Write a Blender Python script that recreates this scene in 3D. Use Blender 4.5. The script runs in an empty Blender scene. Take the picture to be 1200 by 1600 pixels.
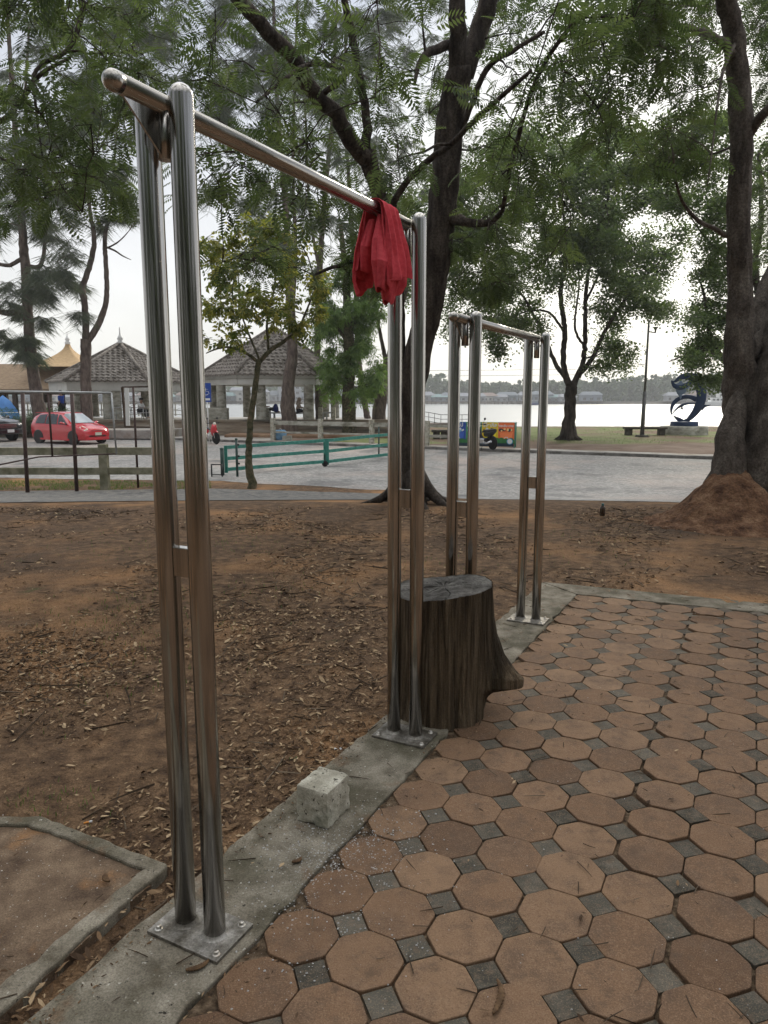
import bpy, math, random
import numpy as np
from mathutils import Vector, Matrix, noise
S = bpy.context.scene
COL = S.collection
R = math.radians
# ------------------------------------------------------------------ camera
FPX = 1130.0
TILT = math.atan(180 / FPX)
EYE = 1.65
cam = bpy.data.cameras.new('camera')
cam.sensor_fit = 'VERTICAL'; cam.sensor_height = 24; cam.lens = 24 * FPX / 1600
cam.clip_start = 0.05; cam.clip_end = 6000
camo = bpy.data.objects.new('camera', cam); COL.objects.link(camo)
camo.location = (0, 0, EYE); camo.rotation_euler = (R(90) - TILT, 0, 0)
S.camera = camo
# ------------------------------------------------------------------ world + sun
SUN_AZ, SUN_EL = R(24), R(27)        # azimuth to the right of straight ahead
w = bpy.data.worlds.new("World"); S.world = w; w.use_nodes = True
nt = w.node_tree; N = nt.nodes; L = nt.links; N.clear()
wo = N.new('ShaderNodeOutputWorld'); bg = N.new('ShaderNodeBackground'); L.new(bg.outputs[0], wo.inputs[0])
sky = N.new('ShaderNodeTexSky'); sky.sky_type = 'NISHITA'; sky.sun_disc = False
sky.sun_elevation = SUN_EL; sky.sun_rotation = SUN_AZ
tc = N.new('ShaderNodeTexCoord')
sep = N.new('ShaderNodeSeparateXYZ'); L.new(tc.outputs['Generated'], sep.inputs[0])
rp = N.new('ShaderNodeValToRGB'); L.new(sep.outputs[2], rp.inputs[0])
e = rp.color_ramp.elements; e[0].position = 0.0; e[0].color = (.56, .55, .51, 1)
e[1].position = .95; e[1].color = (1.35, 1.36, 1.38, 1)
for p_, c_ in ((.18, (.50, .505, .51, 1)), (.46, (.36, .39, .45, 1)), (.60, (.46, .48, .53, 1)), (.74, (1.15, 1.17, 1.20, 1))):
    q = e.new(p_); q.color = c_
nz = N.new('ShaderNodeTexNoise'); nz.inputs['Scale'].default_value = 2.2; nz.inputs['Detail'].default_value = 5
mp = N.new('ShaderNodeMapping'); mp.inputs['Scale'].default_value = (1, 1, 2.6); L.new(tc.outputs['Generated'], mp.inputs[0]); L.new(mp.outputs[0], nz.inputs[0])
nr = N.new('ShaderNodeMapRange'); nr.inputs[1].default_value = .3; nr.inputs[2].default_value = .7; nr.inputs[3].default_value = .86; nr.inputs[4].default_value = 1.12
L.new(nz.outputs[0], nr.inputs[0])
vm = N.new('ShaderNodeVectorMath'); vm.operation = 'SCALE'; L.new(rp.outputs[0], vm.inputs[0]); L.new(nr.outputs[0], vm.inputs['Scale'])
dt = N.new('ShaderNodeVectorMath'); dt.operation = 'DOT_PRODUCT'; L.new(tc.outputs['Generated'], dt.inputs[0])
dt.inputs[1].default_value = (math.sin(SUN_AZ) * math.cos(R(9)), math.cos(SUN_AZ) * math.cos(R(9)), math.sin(R(9)))
gl = N.new('ShaderNodeMapRange'); gl.inputs[1].default_value = .86; gl.inputs[2].default_value = 1.0; gl.inputs[3].default_value = 0; gl.inputs[4].default_value = .36
gl.interpolation_type = 'SMOOTHSTEP'; L.new(dt.outputs['Value'], gl.inputs[0])
gc = N.new('ShaderNodeVectorMath'); gc.operation = 'SCALE'; gc.inputs[0].default_value = (1.0, .93, .72); L.new(gl.outputs[0], gc.inputs['Scale'])
ad = N.new('ShaderNodeVectorMath'); ad.operation = 'ADD'; L.new(vm.outputs[0], ad.inputs[0]); L.new(gc.outputs[0], ad.inputs[1])
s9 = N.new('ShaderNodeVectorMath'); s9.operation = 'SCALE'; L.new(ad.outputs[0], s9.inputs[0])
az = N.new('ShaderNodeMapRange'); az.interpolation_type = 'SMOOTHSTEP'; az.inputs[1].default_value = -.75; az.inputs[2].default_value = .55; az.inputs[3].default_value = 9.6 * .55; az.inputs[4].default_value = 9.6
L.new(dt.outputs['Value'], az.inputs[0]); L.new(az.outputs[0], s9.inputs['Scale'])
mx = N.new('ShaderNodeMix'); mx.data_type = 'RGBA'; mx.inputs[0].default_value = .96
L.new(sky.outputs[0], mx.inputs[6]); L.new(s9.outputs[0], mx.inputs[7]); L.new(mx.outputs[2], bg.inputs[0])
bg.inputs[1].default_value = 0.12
sl = bpy.data.lights.new('sun', 'SUN'); sl.energy = 1.2; sl.angle = R(14); sl.color = (1, .93, .80)
so = bpy.data.objects.new('sun', sl); COL.objects.link(so)
sd = Vector((math.sin(SUN_AZ) * math.cos(SUN_EL), math.cos(SUN_AZ) * math.cos(SUN_EL), math.sin(SUN_EL)))
so.rotation_euler = sd.to_track_quat('Z', 'Y').to_euler()
S.view_settings.view_transform = 'Standard'; S.view_settings.look = 'None'
S.view_settings.exposure = 0.70; S.view_settings.gamma = 1.0

# ------------------------------------------------------------------ helpers
CT, ST = math.cos(TILT), math.sin(TILT)
def gz(Y):
    t = min(1, max(0, (Y - 10.5) / 6.5)); return -0.6 * t * t * (3 - 2 * t)
def P(px, py, D):                     # a photo pixel at world depth D (metres ahead)
    v = 800 - py; yy = FPX * CT + v * ST
    return Vector(((px - 600) * D / yy, D, EYE + (-FPX * ST + v * CT) * D / yy))
def G(px, py, dz=0):                  # where a photo pixel meets the ground
    v = 800 - py; yy = FPX * CT + v * ST; zz = -FPX * ST + v * CT
    D = 3.0
    for _ in range(60):
        D = D * .5 + .5 * (EYE - gz(D) - dz) * yy / -zz
    return Vector(((px - 600) * D / yy, D, gz(D) + dz))

def tag(o, label=None, cat=None, group=None, kind=None):
    if label: o['label'] = label
    if cat: o['category'] = cat
    if group: o['group'] = group
    if kind: o['kind'] = kind
    return o
def thing(name, loc, label, cat, group=None, rz=0):
    o = bpy.data.objects.new(name, None); COL.objects.link(o); o.empty_display_size = .2
    o.location = loc; o.rotation_euler = (0, 0, rz)
    return tag(o, label, cat, group)
def copy_tree(o, loc=None, rz=None, label=None, parent=None):
    c = o.copy(); COL.objects.link(c); c.parent = parent
    if loc is not None: c.location = loc
    if rz is not None: c.rotation_euler = (0, 0, rz)
    if label: c['label'] = label
    for ch in list(o.children): copy_tree(ch, parent=c)
    return c

class MB:
    def __init__(s): s.v = []; s.f = []; s.sm = []
    def add(s, vs, fs, smooth=False, M=None):
        b = len(s.v)
        for p in vs:
            p = Vector(p)
            s.v.append(M @ p if M is not None else p)
        for q in fs: s.f.append([b + i for i in q]); s.sm.append(smooth)
        return s
    def box(s, c, sz, M=None, rz=0, taper=1.0):
        x, y, z = sz[0] / 2, sz[1] / 2, sz[2] / 2; c = Vector(c)
        rot = Matrix.Rotation(rz, 3, 'Z')
        vs = []
        for k, t in ((-z, 1), (z, taper)):
            for a, b in ((-x, -y), (x, -y), (x, y), (-x, y)):
                vs.append(c + rot @ Vector((a * t, b * t, k)))
        return s.add(vs, [(3, 2, 1, 0), (4, 5, 6, 7), (0, 1, 5, 4), (1, 2, 6, 5), (2, 3, 7, 6), (3, 0, 4, 7)], M=M)
    def bar(s, a, b, wx, wy):         # rectangular bar from a to b
        a = Vector(a); b = Vector(b); d = b - a; q = d.to_track_quat('Z', 'Y').to_matrix().to_4x4()
        up = Vector((0, 0, 1))
        z = d.normalized(); x = up.cross(z)
        if x.length < 1e-3: x = Vector((1, 0, 0))
        x.normalize(); y = z.cross(x)
        M = Matrix(((x.x, y.x, z.x, 0), (x.y, y.y, z.y, 0), (x.z, y.z, z.z, 0), (0, 0, 0, 1)))
        M = Matrix.Translation((a + b) / 2) @ M
        return s.box((0, 0, 0), (wx, wy, d.length), M=M)
    def tube(s, pts, rad, n=8, caps=True, flat=1.0, round0=False, round1=False, M=None, jit=0, rng=None):
        pts = [Vector(p) for p in pts]
        if not hasattr(rad, '__len__'): rad = [rad] * len(pts)
        rad = list(rad)
        def dome(pts, rad, end):
            p = pts[-1] if end else pts[0]; q = pts[-2] if end else pts[1]
            d = (p - q).normalized(); r = rad[-1] if end else rad[0]
            ex = [(p + d * r * math.sin(a), r * math.cos(a)) for a in (R(22), R(45), R(67), R(86))]
            for a, b in ex:
                if end: pts.append(a); rad.append(b)
                else: pts.insert(0, a); rad.insert(0, b)
        if round1: dome(pts, rad, True)
        if round0: dome(pts, rad, False)
        base = len(s.v); m = len(pts)
        t0 = (pts[1] - pts[0]).normalized()
        up = Vector((0, 0, 1)) if abs(t0.z) < .9 else Vector((1, 0, 0))
        x = up.cross(t0).normalized()
        for i, p in enumerate(pts):
            t = (pts[min(i + 1, m - 1)] - pts[max(i - 1, 0)])
            t = t.normalized() if t.length > 1e-9 else t0
            x = (x - t * x.dot(t))
            x = x.normalized() if x.length > 1e-6 else t.orthogonal().normalized()
            y = t.cross(x)
            for k in range(n):
                a = 2 * math.pi * k / n
                r = rad[i] * (1 + (jit * (rng.random() - .5) if jit else 0))
                q = p + x * (math.cos(a) * r) + y * (math.sin(a) * r * flat)
                s.v.append(M @ q if M is not None else q)
        for i in range(m - 1):
            for k in range(n):
                k2 = (k + 1) % n
                s.f.append([base + i * n + k, base + i * n + k2, base + (i + 1) * n + k2, base + (i + 1) * n + k]); s.sm.append(True)
        if caps:
            s.f.append([base + k for k in reversed(range(n))]); s.sm.append(False)
            s.f.append([base + (m - 1) * n + k for k in range(n)]); s.sm.append(False)
        return s
    def lathe(s, prof, n=24, M=None, smooth=True):
        vs = []; fs = []
        for r, z in prof:
            for k in range(n):
                a = 2 * math.pi * k / n; vs.append((r * math.cos(a), r * math.sin(a), z))
        for i in range(len(prof) - 1):
            for k in range(n):
                k2 = (k + 1) % n; fs.append((i * n + k, i * n + k2, (i + 1) * n + k2, (i + 1) * n + k))
        s.add(vs, fs, smooth, M)
        if prof[0][0] > 1e-4: s.add([vs[k] for k in range(n)], [tuple(reversed(range(n)))], False, M)
        if prof[-1][0] > 1e-4: s.add(vs[-n:], [tuple(range(n))], False, M)
        return s
    def prism(s, poly, z0, z1, M=None):
        n = len(poly)
        vs = [(x, y, z0) for x, y in poly] + [(x, y, z1) for x, y in poly]
        fs = [tuple(reversed(range(n))), tuple(range(n, 2 * n))] + [(i, (i + 1) % n, n + (i + 1) % n, n + i) for i in range(n)]
        return s.add(vs, fs, M=M)
    def grid(s, fn, nu, nv, closeu=False, smooth=True):
        vs = [fn(u / (nu if closeu else nu - 1), v / (nv - 1)) for v in range(nv) for u in range(nu)]
        fs = []
        for v in range(nv - 1):
            for u in range(nu if closeu else nu - 1):
                u2 = (u + 1) % nu; fs.append((v * nu + u, v * nu + u2, (v + 1) * nu + u2, (v + 1) * nu + u))
        return s.add(vs, fs, smooth)
    def build(s, name, mat, parent=None, loc=None, bevel=0, origin=None, seg=2):
        me = bpy.data.meshes.new(name)
        vs = [tuple(v - origin) for v in s.v] if origin is not None else [tuple(v) for v in s.v]
        me.from_pydata(vs, [], s.f); me.update()
        me.polygons.foreach_set('use_smooth', s.sm)
        me.materials.append(mat)
        o = bpy.data.objects.new(name, me); COL.objects.link(o)
        if parent is not None: o.parent = parent
        if loc is not None: o.location = loc
        if bevel:
            b = o.modifiers.new('bevel', 'BEVEL'); b.width = bevel; b.segments = seg; b.limit_method = 'ANGLE'; b.angle_limit = R(40)
        return o

def np_mesh(name, V, F, mat, parent=None, loc=None, rnd=None, smooth=False, mats=None, midx=None):
    """V (n,3), F (m,4) numpy -> one mesh object"""
    me = bpy.data.meshes.new(name); n = len(V); m = len(F); k = F.shape[1]
    me.vertices.add(n); me.vertices.foreach_set('co', np.ascontiguousarray(V, dtype=np.float32).ravel())
    me.loops.add(m * k); me.loops.foreach_set('vertex_index', np.ascontiguousarray(F, dtype=np.int32).ravel())
    me.polygons.add(m); me.polygons.foreach_set('loop_start', np.arange(0, m * k, k, dtype=np.int32))
    if midx is not None: me.polygons.foreach_set('material_index', midx.astype(np.int32))
    me.polygons.foreach_set('use_smooth', np.full(m, smooth, dtype=bool))
    me.update(calc_edges=True)
    for x in (mats or [mat]): me.materials.append(x)
    if rnd is not None:
        a = me.attributes.new('rnd', 'FLOAT', 'POINT'); a.data.foreach_set('value', rnd.astype(np.float32))
    o = bpy.data.objects.new(name, me); COL.objects.link(o)
    if parent is not None: o.parent = parent
    if loc is not None: o.location = loc
    return o

# ------------------------------------------------------------------ materials
def lin(c):
    return tuple(((x / 255) / 12.92 if x <= 10 else ((x / 255 + .055) / 1.055) ** 2.4) for x in c) + (1,)
def mat(name, c1, c2=None, c3=None, scale=4, rough=.8, metal=0, bump=0, bscale=None, stretch=(1, 1, 1), spec=.4, trans=0,
        attr=False, detail=8, pos=(.35, .5, .65), rvar=0, coat=0, bdist=.02, world=False, alpha=None, big=None, fine=None):
    m = bpy.data.materials.new(name); m.use_nodes = True; t = m.node_tree; n = t.nodes; l = t.links
    b = n['Principled BSDF']
    if rough >= .8: spec = min(spec, .14)
    b.inputs['Roughness'].default_value = rough; b.inputs['Metallic'].default_value = metal
    b.inputs['Specular IOR Level'].default_value = spec
    if coat: b.inputs['Coat Weight'].default_value = coat; b.inputs['Coat Roughness'].default_value = .05
    c = n.new('ShaderNodeTexCoord'); mp = n.new('ShaderNodeMapping'); mp.inputs['Scale'].default_value = stretch
    if world:
        gg = n.new('ShaderNodeNewGeometry'); l.new(gg.outputs['Position'], mp.inputs[0])
    else: l.new(c.outputs['Object'], mp.inputs[0])
    col = None
    if c2 is None: b.inputs['Base Color'].default_value = (*c1, 1)
    else:
        rp = n.new('ShaderNodeValToRGB'); e = rp.color_ramp.elements
        if c3 is None: e[0].position, e[1].position = pos[0], pos[2]; e[0].color = (*c1, 1); e[1].color = (*c2, 1)
        else:
            e[0].position, e[1].position = pos[0], pos[2]; e[0].color = (*c1, 1); e[1].color = (*c3, 1)
            q = e.new(pos[1]); q.color = (*c2, 1)
        if attr:
            a = n.new('ShaderNodeAttribute'); a.attribute_name = 'rnd'; l.new(a.outputs['Fac'], rp.inputs[0])
        else:
            t1 = n.new('ShaderNodeTexNoise'); t1.inputs['Scale'].default_value = scale; t1.inputs['Detail'].default_value = detail
            t1.inputs['Roughness'].default_value = .62
            l.new(mp.outputs[0], t1.inputs[0]); l.new(t1.outputs[0], rp.inputs[0])
        col = rp.outputs[0]
        if big:                       # (scale, colour, lo, hi): large blotches of another colour
            for (bs, bc, lo, hi, det_) in big:
                t3 = n.new('ShaderNodeTexNoise'); t3.inputs['Scale'].default_value = bs; t3.inputs['Detail'].default_value = det_
                t3.inputs['Roughness'].default_value = .6
                l.new(mp.outputs[0], t3.inputs[0])
                r3 = n.new('ShaderNodeMapRange'); r3.inputs[1].default_value = lo; r3.inputs[2].default_value = hi; l.new(t3.outputs[0], r3.inputs[0])
                mm = n.new('ShaderNodeMix'); mm.data_type = 'RGBA'; l.new(r3.outputs[0], mm.inputs[0]); l.new(col, mm.inputs[6]); mm.inputs[7].default_value = (*bc, 1)
                col = mm.outputs[2]
        if fine:
            t4 = n.new('ShaderNodeTexNoise'); t4.inputs['Scale'].default_value = fine[0]; t4.inputs['Detail'].default_value = 4; t4.inputs['Roughness'].default_value = .8
            gm = n.new('ShaderNodeNewGeometry'); l.new(gm.outputs['Position'], t4.inputs[0])
            r4 = n.new('ShaderNodeMapRange'); r4.inputs[1].default_value = .34; r4.inputs[2].default_value = .66; r4.inputs[3].default_value = 1 - fine[1]; r4.inputs[4].default_value = 1 + fine[1]; l.new(t4.outputs[0], r4.inputs[0])
            v4 = n.new('ShaderNodeVectorMath'); v4.operation = 'SCALE'; l.new(col, v4.inputs[0]); l.new(r4.outputs[0], v4.inputs['Scale']); col = v4.outputs[0]
        l.new(col, b.inputs['Base Color'])
    if bump:
        t2 = n.new('ShaderNodeTexNoise'); t2.inputs['Scale'].default_value = bscale or scale * 3; t2.inputs['Detail'].default_value = 8
        t2.inputs['Roughness'].default_value = .65
        l.new(mp.outputs[0], t2.inputs[0]); bp = n.new('ShaderNodeBump'); bp.inputs['Strength'].default_value = bump; bp.inputs['Distance'].default_value = bdist
        l.new(t2.outputs[0], bp.inputs['Height']); l.new(bp.outputs[0], b.inputs['Normal'])
        if rvar:
            rr = n.new('ShaderNodeMapRange'); rr.inputs[1].default_value = .3; rr.inputs[2].default_value = .7
            rr.inputs[3].default_value = rough - rvar; rr.inputs[4].default_value = rough + rvar; l.new(t2.outputs[0], rr.inputs[0]); l.new(rr.outputs[0], b.inputs['Roughness'])
    if trans:
        tr = n.new('ShaderNodeBsdfTranslucent'); ms = n.new('ShaderNodeMixShader'); ms.inputs[0].default_value = trans
        if col is not None:
            g = n.new('ShaderNodeMix'); g.data_type = 'RGBA'; g.blend_type = 'MULTIPLY'; g.inputs[0].default_value = 1; l.new(col, g.inputs[6]); g.inputs[7].default_value = (1.15, 1.25, .72, 1)
            l.new(g.outputs[2], tr.inputs[0])
        else: tr.inputs[0].default_value = (*c1, 1)
        l.new(b.outputs[0], ms.inputs[1]); l.new(tr.outputs[0], ms.inputs[2]); l.new(ms.outputs[0], n['Material Output'].inputs[0])
    return m

m_soil = mat('soil', (.045, .028, .018), (.12, .074, .043), (.20, .126, .072), fine=(110, .45), scale=9, rough=.95, bump=.9, bscale=26, bdist=.03, spec=.2, detail=12, pos=(.32, .5, .68),
             big=[(.55, (.30, .165, .078), .50, .66, 7), (.35, (.075, .050, .034), .52, .66, 5), (1.4, (.055, .075, .025), .66, .76, 8)])
m_mound = mat('mound soil', (.08, .042, .026), (.165, .09, .052), (.25, .15, .09), fine=(45, .35), scale=5, rough=.95, bump=1, bscale=14, bdist=.06, spec=.15)
m_asph = mat('asphalt', (.17, .165, .155), (.26, .25, .235), (.36, .345, .32), scale=9, rough=.85, bump=.6, bscale=40, bdist=.01, stretch=(1, 1, 1), detail=12, fine=(26, .28),
             big=[(.22, (.36, .30, .26), .48, .7, 6), (.7, (.13, .128, .125), .52, .7, 6), (14, (.05, .045, .04), .66, .72, 3)])
m_path = mat('old asphalt', (.09, .088, .084), (.15, .145, .135), (.21, .195, .17), fine=(40, .35), scale=6, rough=.9, bump=.7, bscale=50, bdist=.01, detail=12)
m_lawn = mat('lawn', (.10, .12, .045), (.17, .20, .075), (.20, .165, .10), scale=.9, rough=.95, bump=.8, bscale=8, bdist=.05, spec=.1, pos=(.35, .5, .62),
             big=[(.16, (.17, .115, .08), .47, .58, 7)])
m_dirtfar = mat('bare far ground', (.11, .075, .055), (.17, .12, .09), (.21, .16, .12), scale=.8, rough=.95, bump=.8, bscale=9, bdist=.05, spec=.1)
m_conc = mat('concrete', (.10, .086, .062), (.18, .158, .122), (.255, .228, .18), fine=(170, .38), scale=7, rough=.9, bump=.6, bscale=60, bdist=.006, detail=12,
             big=[(2.4, (.075, .068, .045), .48, .66, 7), (6, (.14, .09, .055), .58, .72, 6), (60, (.40, .38, .33), .67, .73, 3), (48, (.03, .026, .02), .66, .72, 3)])
m_conc_l = mat('pale concrete', (.28, .26, .205), (.44, .415, .34), (.58, .555, .475), fine=(150, .25), scale=9, rough=.88, bump=.8, bscale=45, bdist=.006, detail=12,
               big=[(6, (.22, .22, .17), .54, .66, 6), (55, (.08, .07, .055), .62, .68, 2)])
m_conc_w = mat('weathered concrete', (.22, .21, .17), (.36, .345, .29), (.46, .445, .39), scale=2.5, rough=.9, bump=.5, bscale=20, detail=10, stretch=(1, 1, 2),
               big=[(1.1, (.14, .135, .10), .52, .66, 7)])
m_conc_b = mat('stained wall', (.16, .12, .085), (.29, .24, .18), (.38, .34, .28), scale=1.2, rough=.9, bump=.5, bscale=16, stretch=(.35, .35, 2.6),
               big=[(.5, (.09, .085, .07), .5, .62, 6)])
m_slab = mat('slab', (.075, .05, .034), (.13, .09, .06), (.19, .135, .09), fine=(160, .40), scale=7, rough=.92, bump=.6, bscale=70, bdist=.004, detail=12,
             big=[(3.2, (.24, .125, .055), .58, .72, 6), (70, (.42, .40, .36), .68, .73, 2)])
m_oct = mat('terracotta paver', (.105, .060, .035), (.172, .102, .060), (.23, .145, .088), attr=True, rough=.82, bump=.7, bscale=90, bdist=.004, pos=(0, .5, 1),
            big=[])
m_sq = mat('charcoal paver', (.032, .031, .025), (.052, .050, .041), (.078, .074, .060), attr=True, rough=.8, bump=.6, bscale=90, bdist=.003, pos=(0, .5, 1))
for m_, dark in ((m_oct, (.085, .058, .043)), (m_sq, (.12, .11, .09))):
    t = m_.node_tree; b = t.nodes['Principled BSDF']; src = b.inputs['Base Color'].links[0].from_socket
    g = t.nodes.new('ShaderNodeNewGeometry')
    for sc, lo, hi, cc, amt in ((9, .48, .72, dark, .75), (2.3, .5, .66, (dark[0] * 1.1, dark[1] * 1.05, dark[2]), .6), (34, .5, .72, (.30, .20, .13), .30), (150, .68, .74, (.45, .38, .30), .7), (60, .67, .71, (.03, .022, .016), .75), (230, .52, .68, (.06, .042, .03), .55), (230, .48, .32, (.36, .25, .16), .45), (17, .55, .70, (.05, .036, .027), .55)):
        tx = t.nodes.new('ShaderNodeTexNoise'); tx.inputs['Scale'].default_value = sc; tx.inputs['Detail'].default_value = 7; tx.inputs['Roughness'].default_value = .65
        t.links.new(g.outputs['Position'], tx.inputs[0])
        rr = t.nodes.new('ShaderNodeMapRange'); rr.inputs[1].default_value = lo; rr.inputs[2].default_value = hi; rr.inputs[4].default_value = amt; t.links.new(tx.outputs[0], rr.inputs[0])
        mm = t.nodes.new('ShaderNodeMix'); mm.data_type = 'RGBA'; t.links.new(rr.outputs[0], mm.inputs[0]); t.links.new(src, mm.inputs[6]); mm.inputs[7].default_value = (*cc, 1); src = mm.outputs[2]
    t.links.new(src, b.inputs['Base Color'])
m_joint = mat('joint sand', (.04, .028, .019), (.10, .07, .045), (.19, .14, .095), scale=30, rough=.95, bump=1, bscale=90, bdist=.01, spec=.1)
m_plaster = mat('spilled white cement', (.42, .41, .39), (.62, .61, .60), scale=40, rough=.95, bump=.6, bscale=90)
m_steel = mat('brushed steel', (.32, .305, .285), (.56, .54, .51), scale=1.0, rough=.17, metal=1, bump=.06, bscale=1.6, stretch=(42, 42, .55), rvar=.07, bdist=.01,
              big=[(.25, (.38, .335, .29), .52, .78, 3)])
m_steel_h = mat('brushed rail steel', (.28, .265, .24), (.48, .455, .42), scale=1.0, rough=.26, metal=1, bump=.04, bscale=1.6, stretch=(42, .8, 42), rvar=.07, bdist=.01)
m_plate = mat('stained plate steel', (.09, .078, .06), (.20, .185, .16), (.36, .34, .31), fine=(120, .35), scale=16, rough=.52, metal=.6, bump=.3, bscale=60, bdist=.003)
m_bolt = mat('bolt steel', (.5, .49, .46), (.35, .30, .24), scale=40, rough=.35, metal=.9)
m_red = mat('red cotton', (.55, .055, .075), (.68, .095, .115), scale=60, rough=.9, bump=.5, bscale=400, bdist=.001, spec=.15)
m_bark_d = mat('dark bark', (.022, .017, .014), (.055, .044, .036), (.10, .082, .068), fine=(34, .5), scale=7, rough=.95, bump=1, bscale=13, stretch=(1, 1, .28), bdist=.05, spec=.15, detail=12)
m_bark_g = mat('grey brown bark', (.055, .045, .038), (.10, .085, .072), (.155, .135, .115), fine=(34, .5), scale=5, rough=.95, bump=.9, bscale=10, stretch=(1, 1, .5), bdist=.04, spec=.15, detail=12)
m_bark_r = mat('reddish scaly bark', (.075, .058, .048), (.13, .10, .085), (.19, .155, .13), scale=6, rough=.95, bump=1, bscale=12, stretch=(1, 1, .4), bdist=.05, spec=.15)
m_bark_m = mat('mossy bark', (.035, .035, .02), (.085, .082, .045), (.16, .12, .08), scale=9, rough=.95, bump=1, bscale=22, bdist=.02, spec=.15)
m_stump = mat('weathered stump side', (.048, .035, .023), (.135, .099, .063), (.225, .17, .112), fine=(160, .30), scale=7, rough=.9, bump=1, bscale=9, stretch=(4.2, 4.2, .26), bdist=.05, spec=.25, detail=12,
              big=[(1.2, (.045, .034, .022), .50, .66, 6)])
m_stumptop = mat('cut stump top', (.04, .036, .032), (.085, .08, .073), (.14, .132, .12), fine=(140, .3), scale=12, rough=.85, bump=.8, bscale=30, bdist=.012, spec=.1)
LEAF = dict(rough=.6, spec=.35, attr=True, pos=(0, .5, 1))
m_lf_near = mat('fern like leaves', (.046, .066, .032), (.080, .106, .050), (.135, .165, .080), trans=.50, **LEAF)
m_lf_casu = mat('pine like needles', (.07, .085, .07), (.11, .13, .10), (.16, .18, .135), trans=.35, **LEAF)
m_lf_far = mat('small dark leaves', (.065, .095, .045), (.11, .15, .068), (.18, .225, .105), trans=.5, **LEAF)
m_lf_bright = mat('fresh green leaves', (.10, .17, .05), (.16, .25, .075), (.26, .35, .12), trans=.55, **LEAF)
m_lf_yel = mat('yellowing leaves', (.06, .09, .025), (.17, .18, .04), (.34, .29, .08), trans=.5, **LEAF)
m_lf_bush = mat('bush leaves', (.03, .07, .02), (.06, .12, .03), (.10, .18, .05), trans=.3, **LEAF)
m_forest = mat('far bank leaves', (.03, .055, .025), (.05, .085, .035), (.085, .12, .05), trans=.2, **LEAF)
m_litter = mat('dry leaves', (.05, .03, .018), (.17, .105, .058), (.42, .31, .19), attr=True, rough=.85, pos=(.1, .6, 1), spec=.2)
m_twig = mat('dry twigs', (.035, .024, .016), (.08, .058, .04), (.15, .115, .08), attr=True, rough=.9, pos=(0, .5, 1), spec=.2)
m_grass = mat('grass blades', (.05, .10, .02), (.09, .17, .035), (.14, .22, .06), attr=True, rough=.8, pos=(0, .5, 1), trans=.3)
m_water = mat('river', (.22, .23, .22), rough=.30, spec=.8, bump=1.0, bscale=1.0, bdist=.22, stretch=(.35, 1.4, 1))
m_green = mat('green gate paint', (.020, .16, .125), (.035, .21, .165), (.07, .26, .21), scale=7, rough=.5, bump=.1)
m_dkgreen = mat('dark green paint', (.010, .035, .028), (.02, .05, .04), scale=7, rough=.5)
m_brownpipe = mat('rust brown pipe', (.035, .018, .015), (.07, .035, .028), scale=12, rough=.6, bump=.2)
m_galv = mat('grey pipe', (.30, .31, .31), (.42, .43, .43), scale=8, rough=.45, metal=.5)
m_black = mat('black', (.012, .012, .013), rough=.4)
m_rubber = mat('rubber', (.015, .015, .015), rough=.85)
m_glass = mat('dark glass', (.02, .025, .028), rough=.06, spec=.9)
m_white = mat('white paint', (.75, .75, .73), rough=.5)
m_offw = mat('cream paint', (.50, .49, .45), (.62, .61, .57), scale=1.4, rough=.7)
m_redcar = mat('red car paint', (.50, .012, .022), rough=.25, spec=.6, coat=.8)
m_blkcar = mat('black car paint', (.012, .013, .016), rough=.22, spec=.6, coat=.8)
m_lamp = mat('clear lens', (.65, .62, .52), rough=.15, spec=.8)
m_chrome = mat('alloy', (.6, .6, .6), rough=.25, metal=1)
m_navy = mat('navy cloth', (.02, .03, .12), rough=.9)
m_bluec = mat('blue cloth', (.02, .06, .30), rough=.9)
m_skin = mat('skin', (.28, .15, .09), rough=.6)
m_hair = mat('black hair', (.01, .009, .008), rough=.6)
m_beige = mat('beige cloth', (.30, .24, .19), rough=.9)
m_whitec = mat('white cloth', (.65, .65, .65), rough=.9)
m_dkcl = mat('dark cloth', (.02, .02, .025), rough=.9)
m_sblue = mat('sculpture blue', (.006, .016, .045), (.012, .035, .09), scale=1.2, rough=.55, spec=.25)
m_sgrey = mat('sculpture grey blue', (.11, .16, .24), rough=.5)
m_tileroof = mat('roof tiles', (.13, .115, .10), (.22, .195, .17), (.31, .28, .25), fine=(7, .3), scale=5, rough=.85, bump=.3, big=[(.8, (.09, .075, .06), .5, .66, 6)])
m_brnroof = mat('brown shingle roof', (.22, .155, .10), (.32, .235, .155), scale=4, rough=.85, stretch=(1, 1, 4))
m_tanroof = mat('tan spire shingles', (.42, .29, .16), (.55, .39, .22), scale=5, rough=.85, stretch=(1, 1, 4))
m_dkwood = mat('dark timber', (.05, .035, .025), (.09, .065, .05), scale=5, rough=.8)
m_floor = mat('terrace paving', (.32, .30, .27), (.42, .40, .36), scale=2, rough=.85)
m_pc = mat('pavement concrete', (.24, .22, .195), (.33, .31, .28), (.40, .38, .345), scale=1.6, rough=.9, bump=.4, bscale=18, big=[(.5, (.2, .15, .10), .52, .66, 6)])
m_kerb = mat('kerb stone', (.09, .085, .075), (.17, .16, .145), (.24, .23, .21), scale=2.5, rough=.9, bump=.4, bscale=14)

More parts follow.
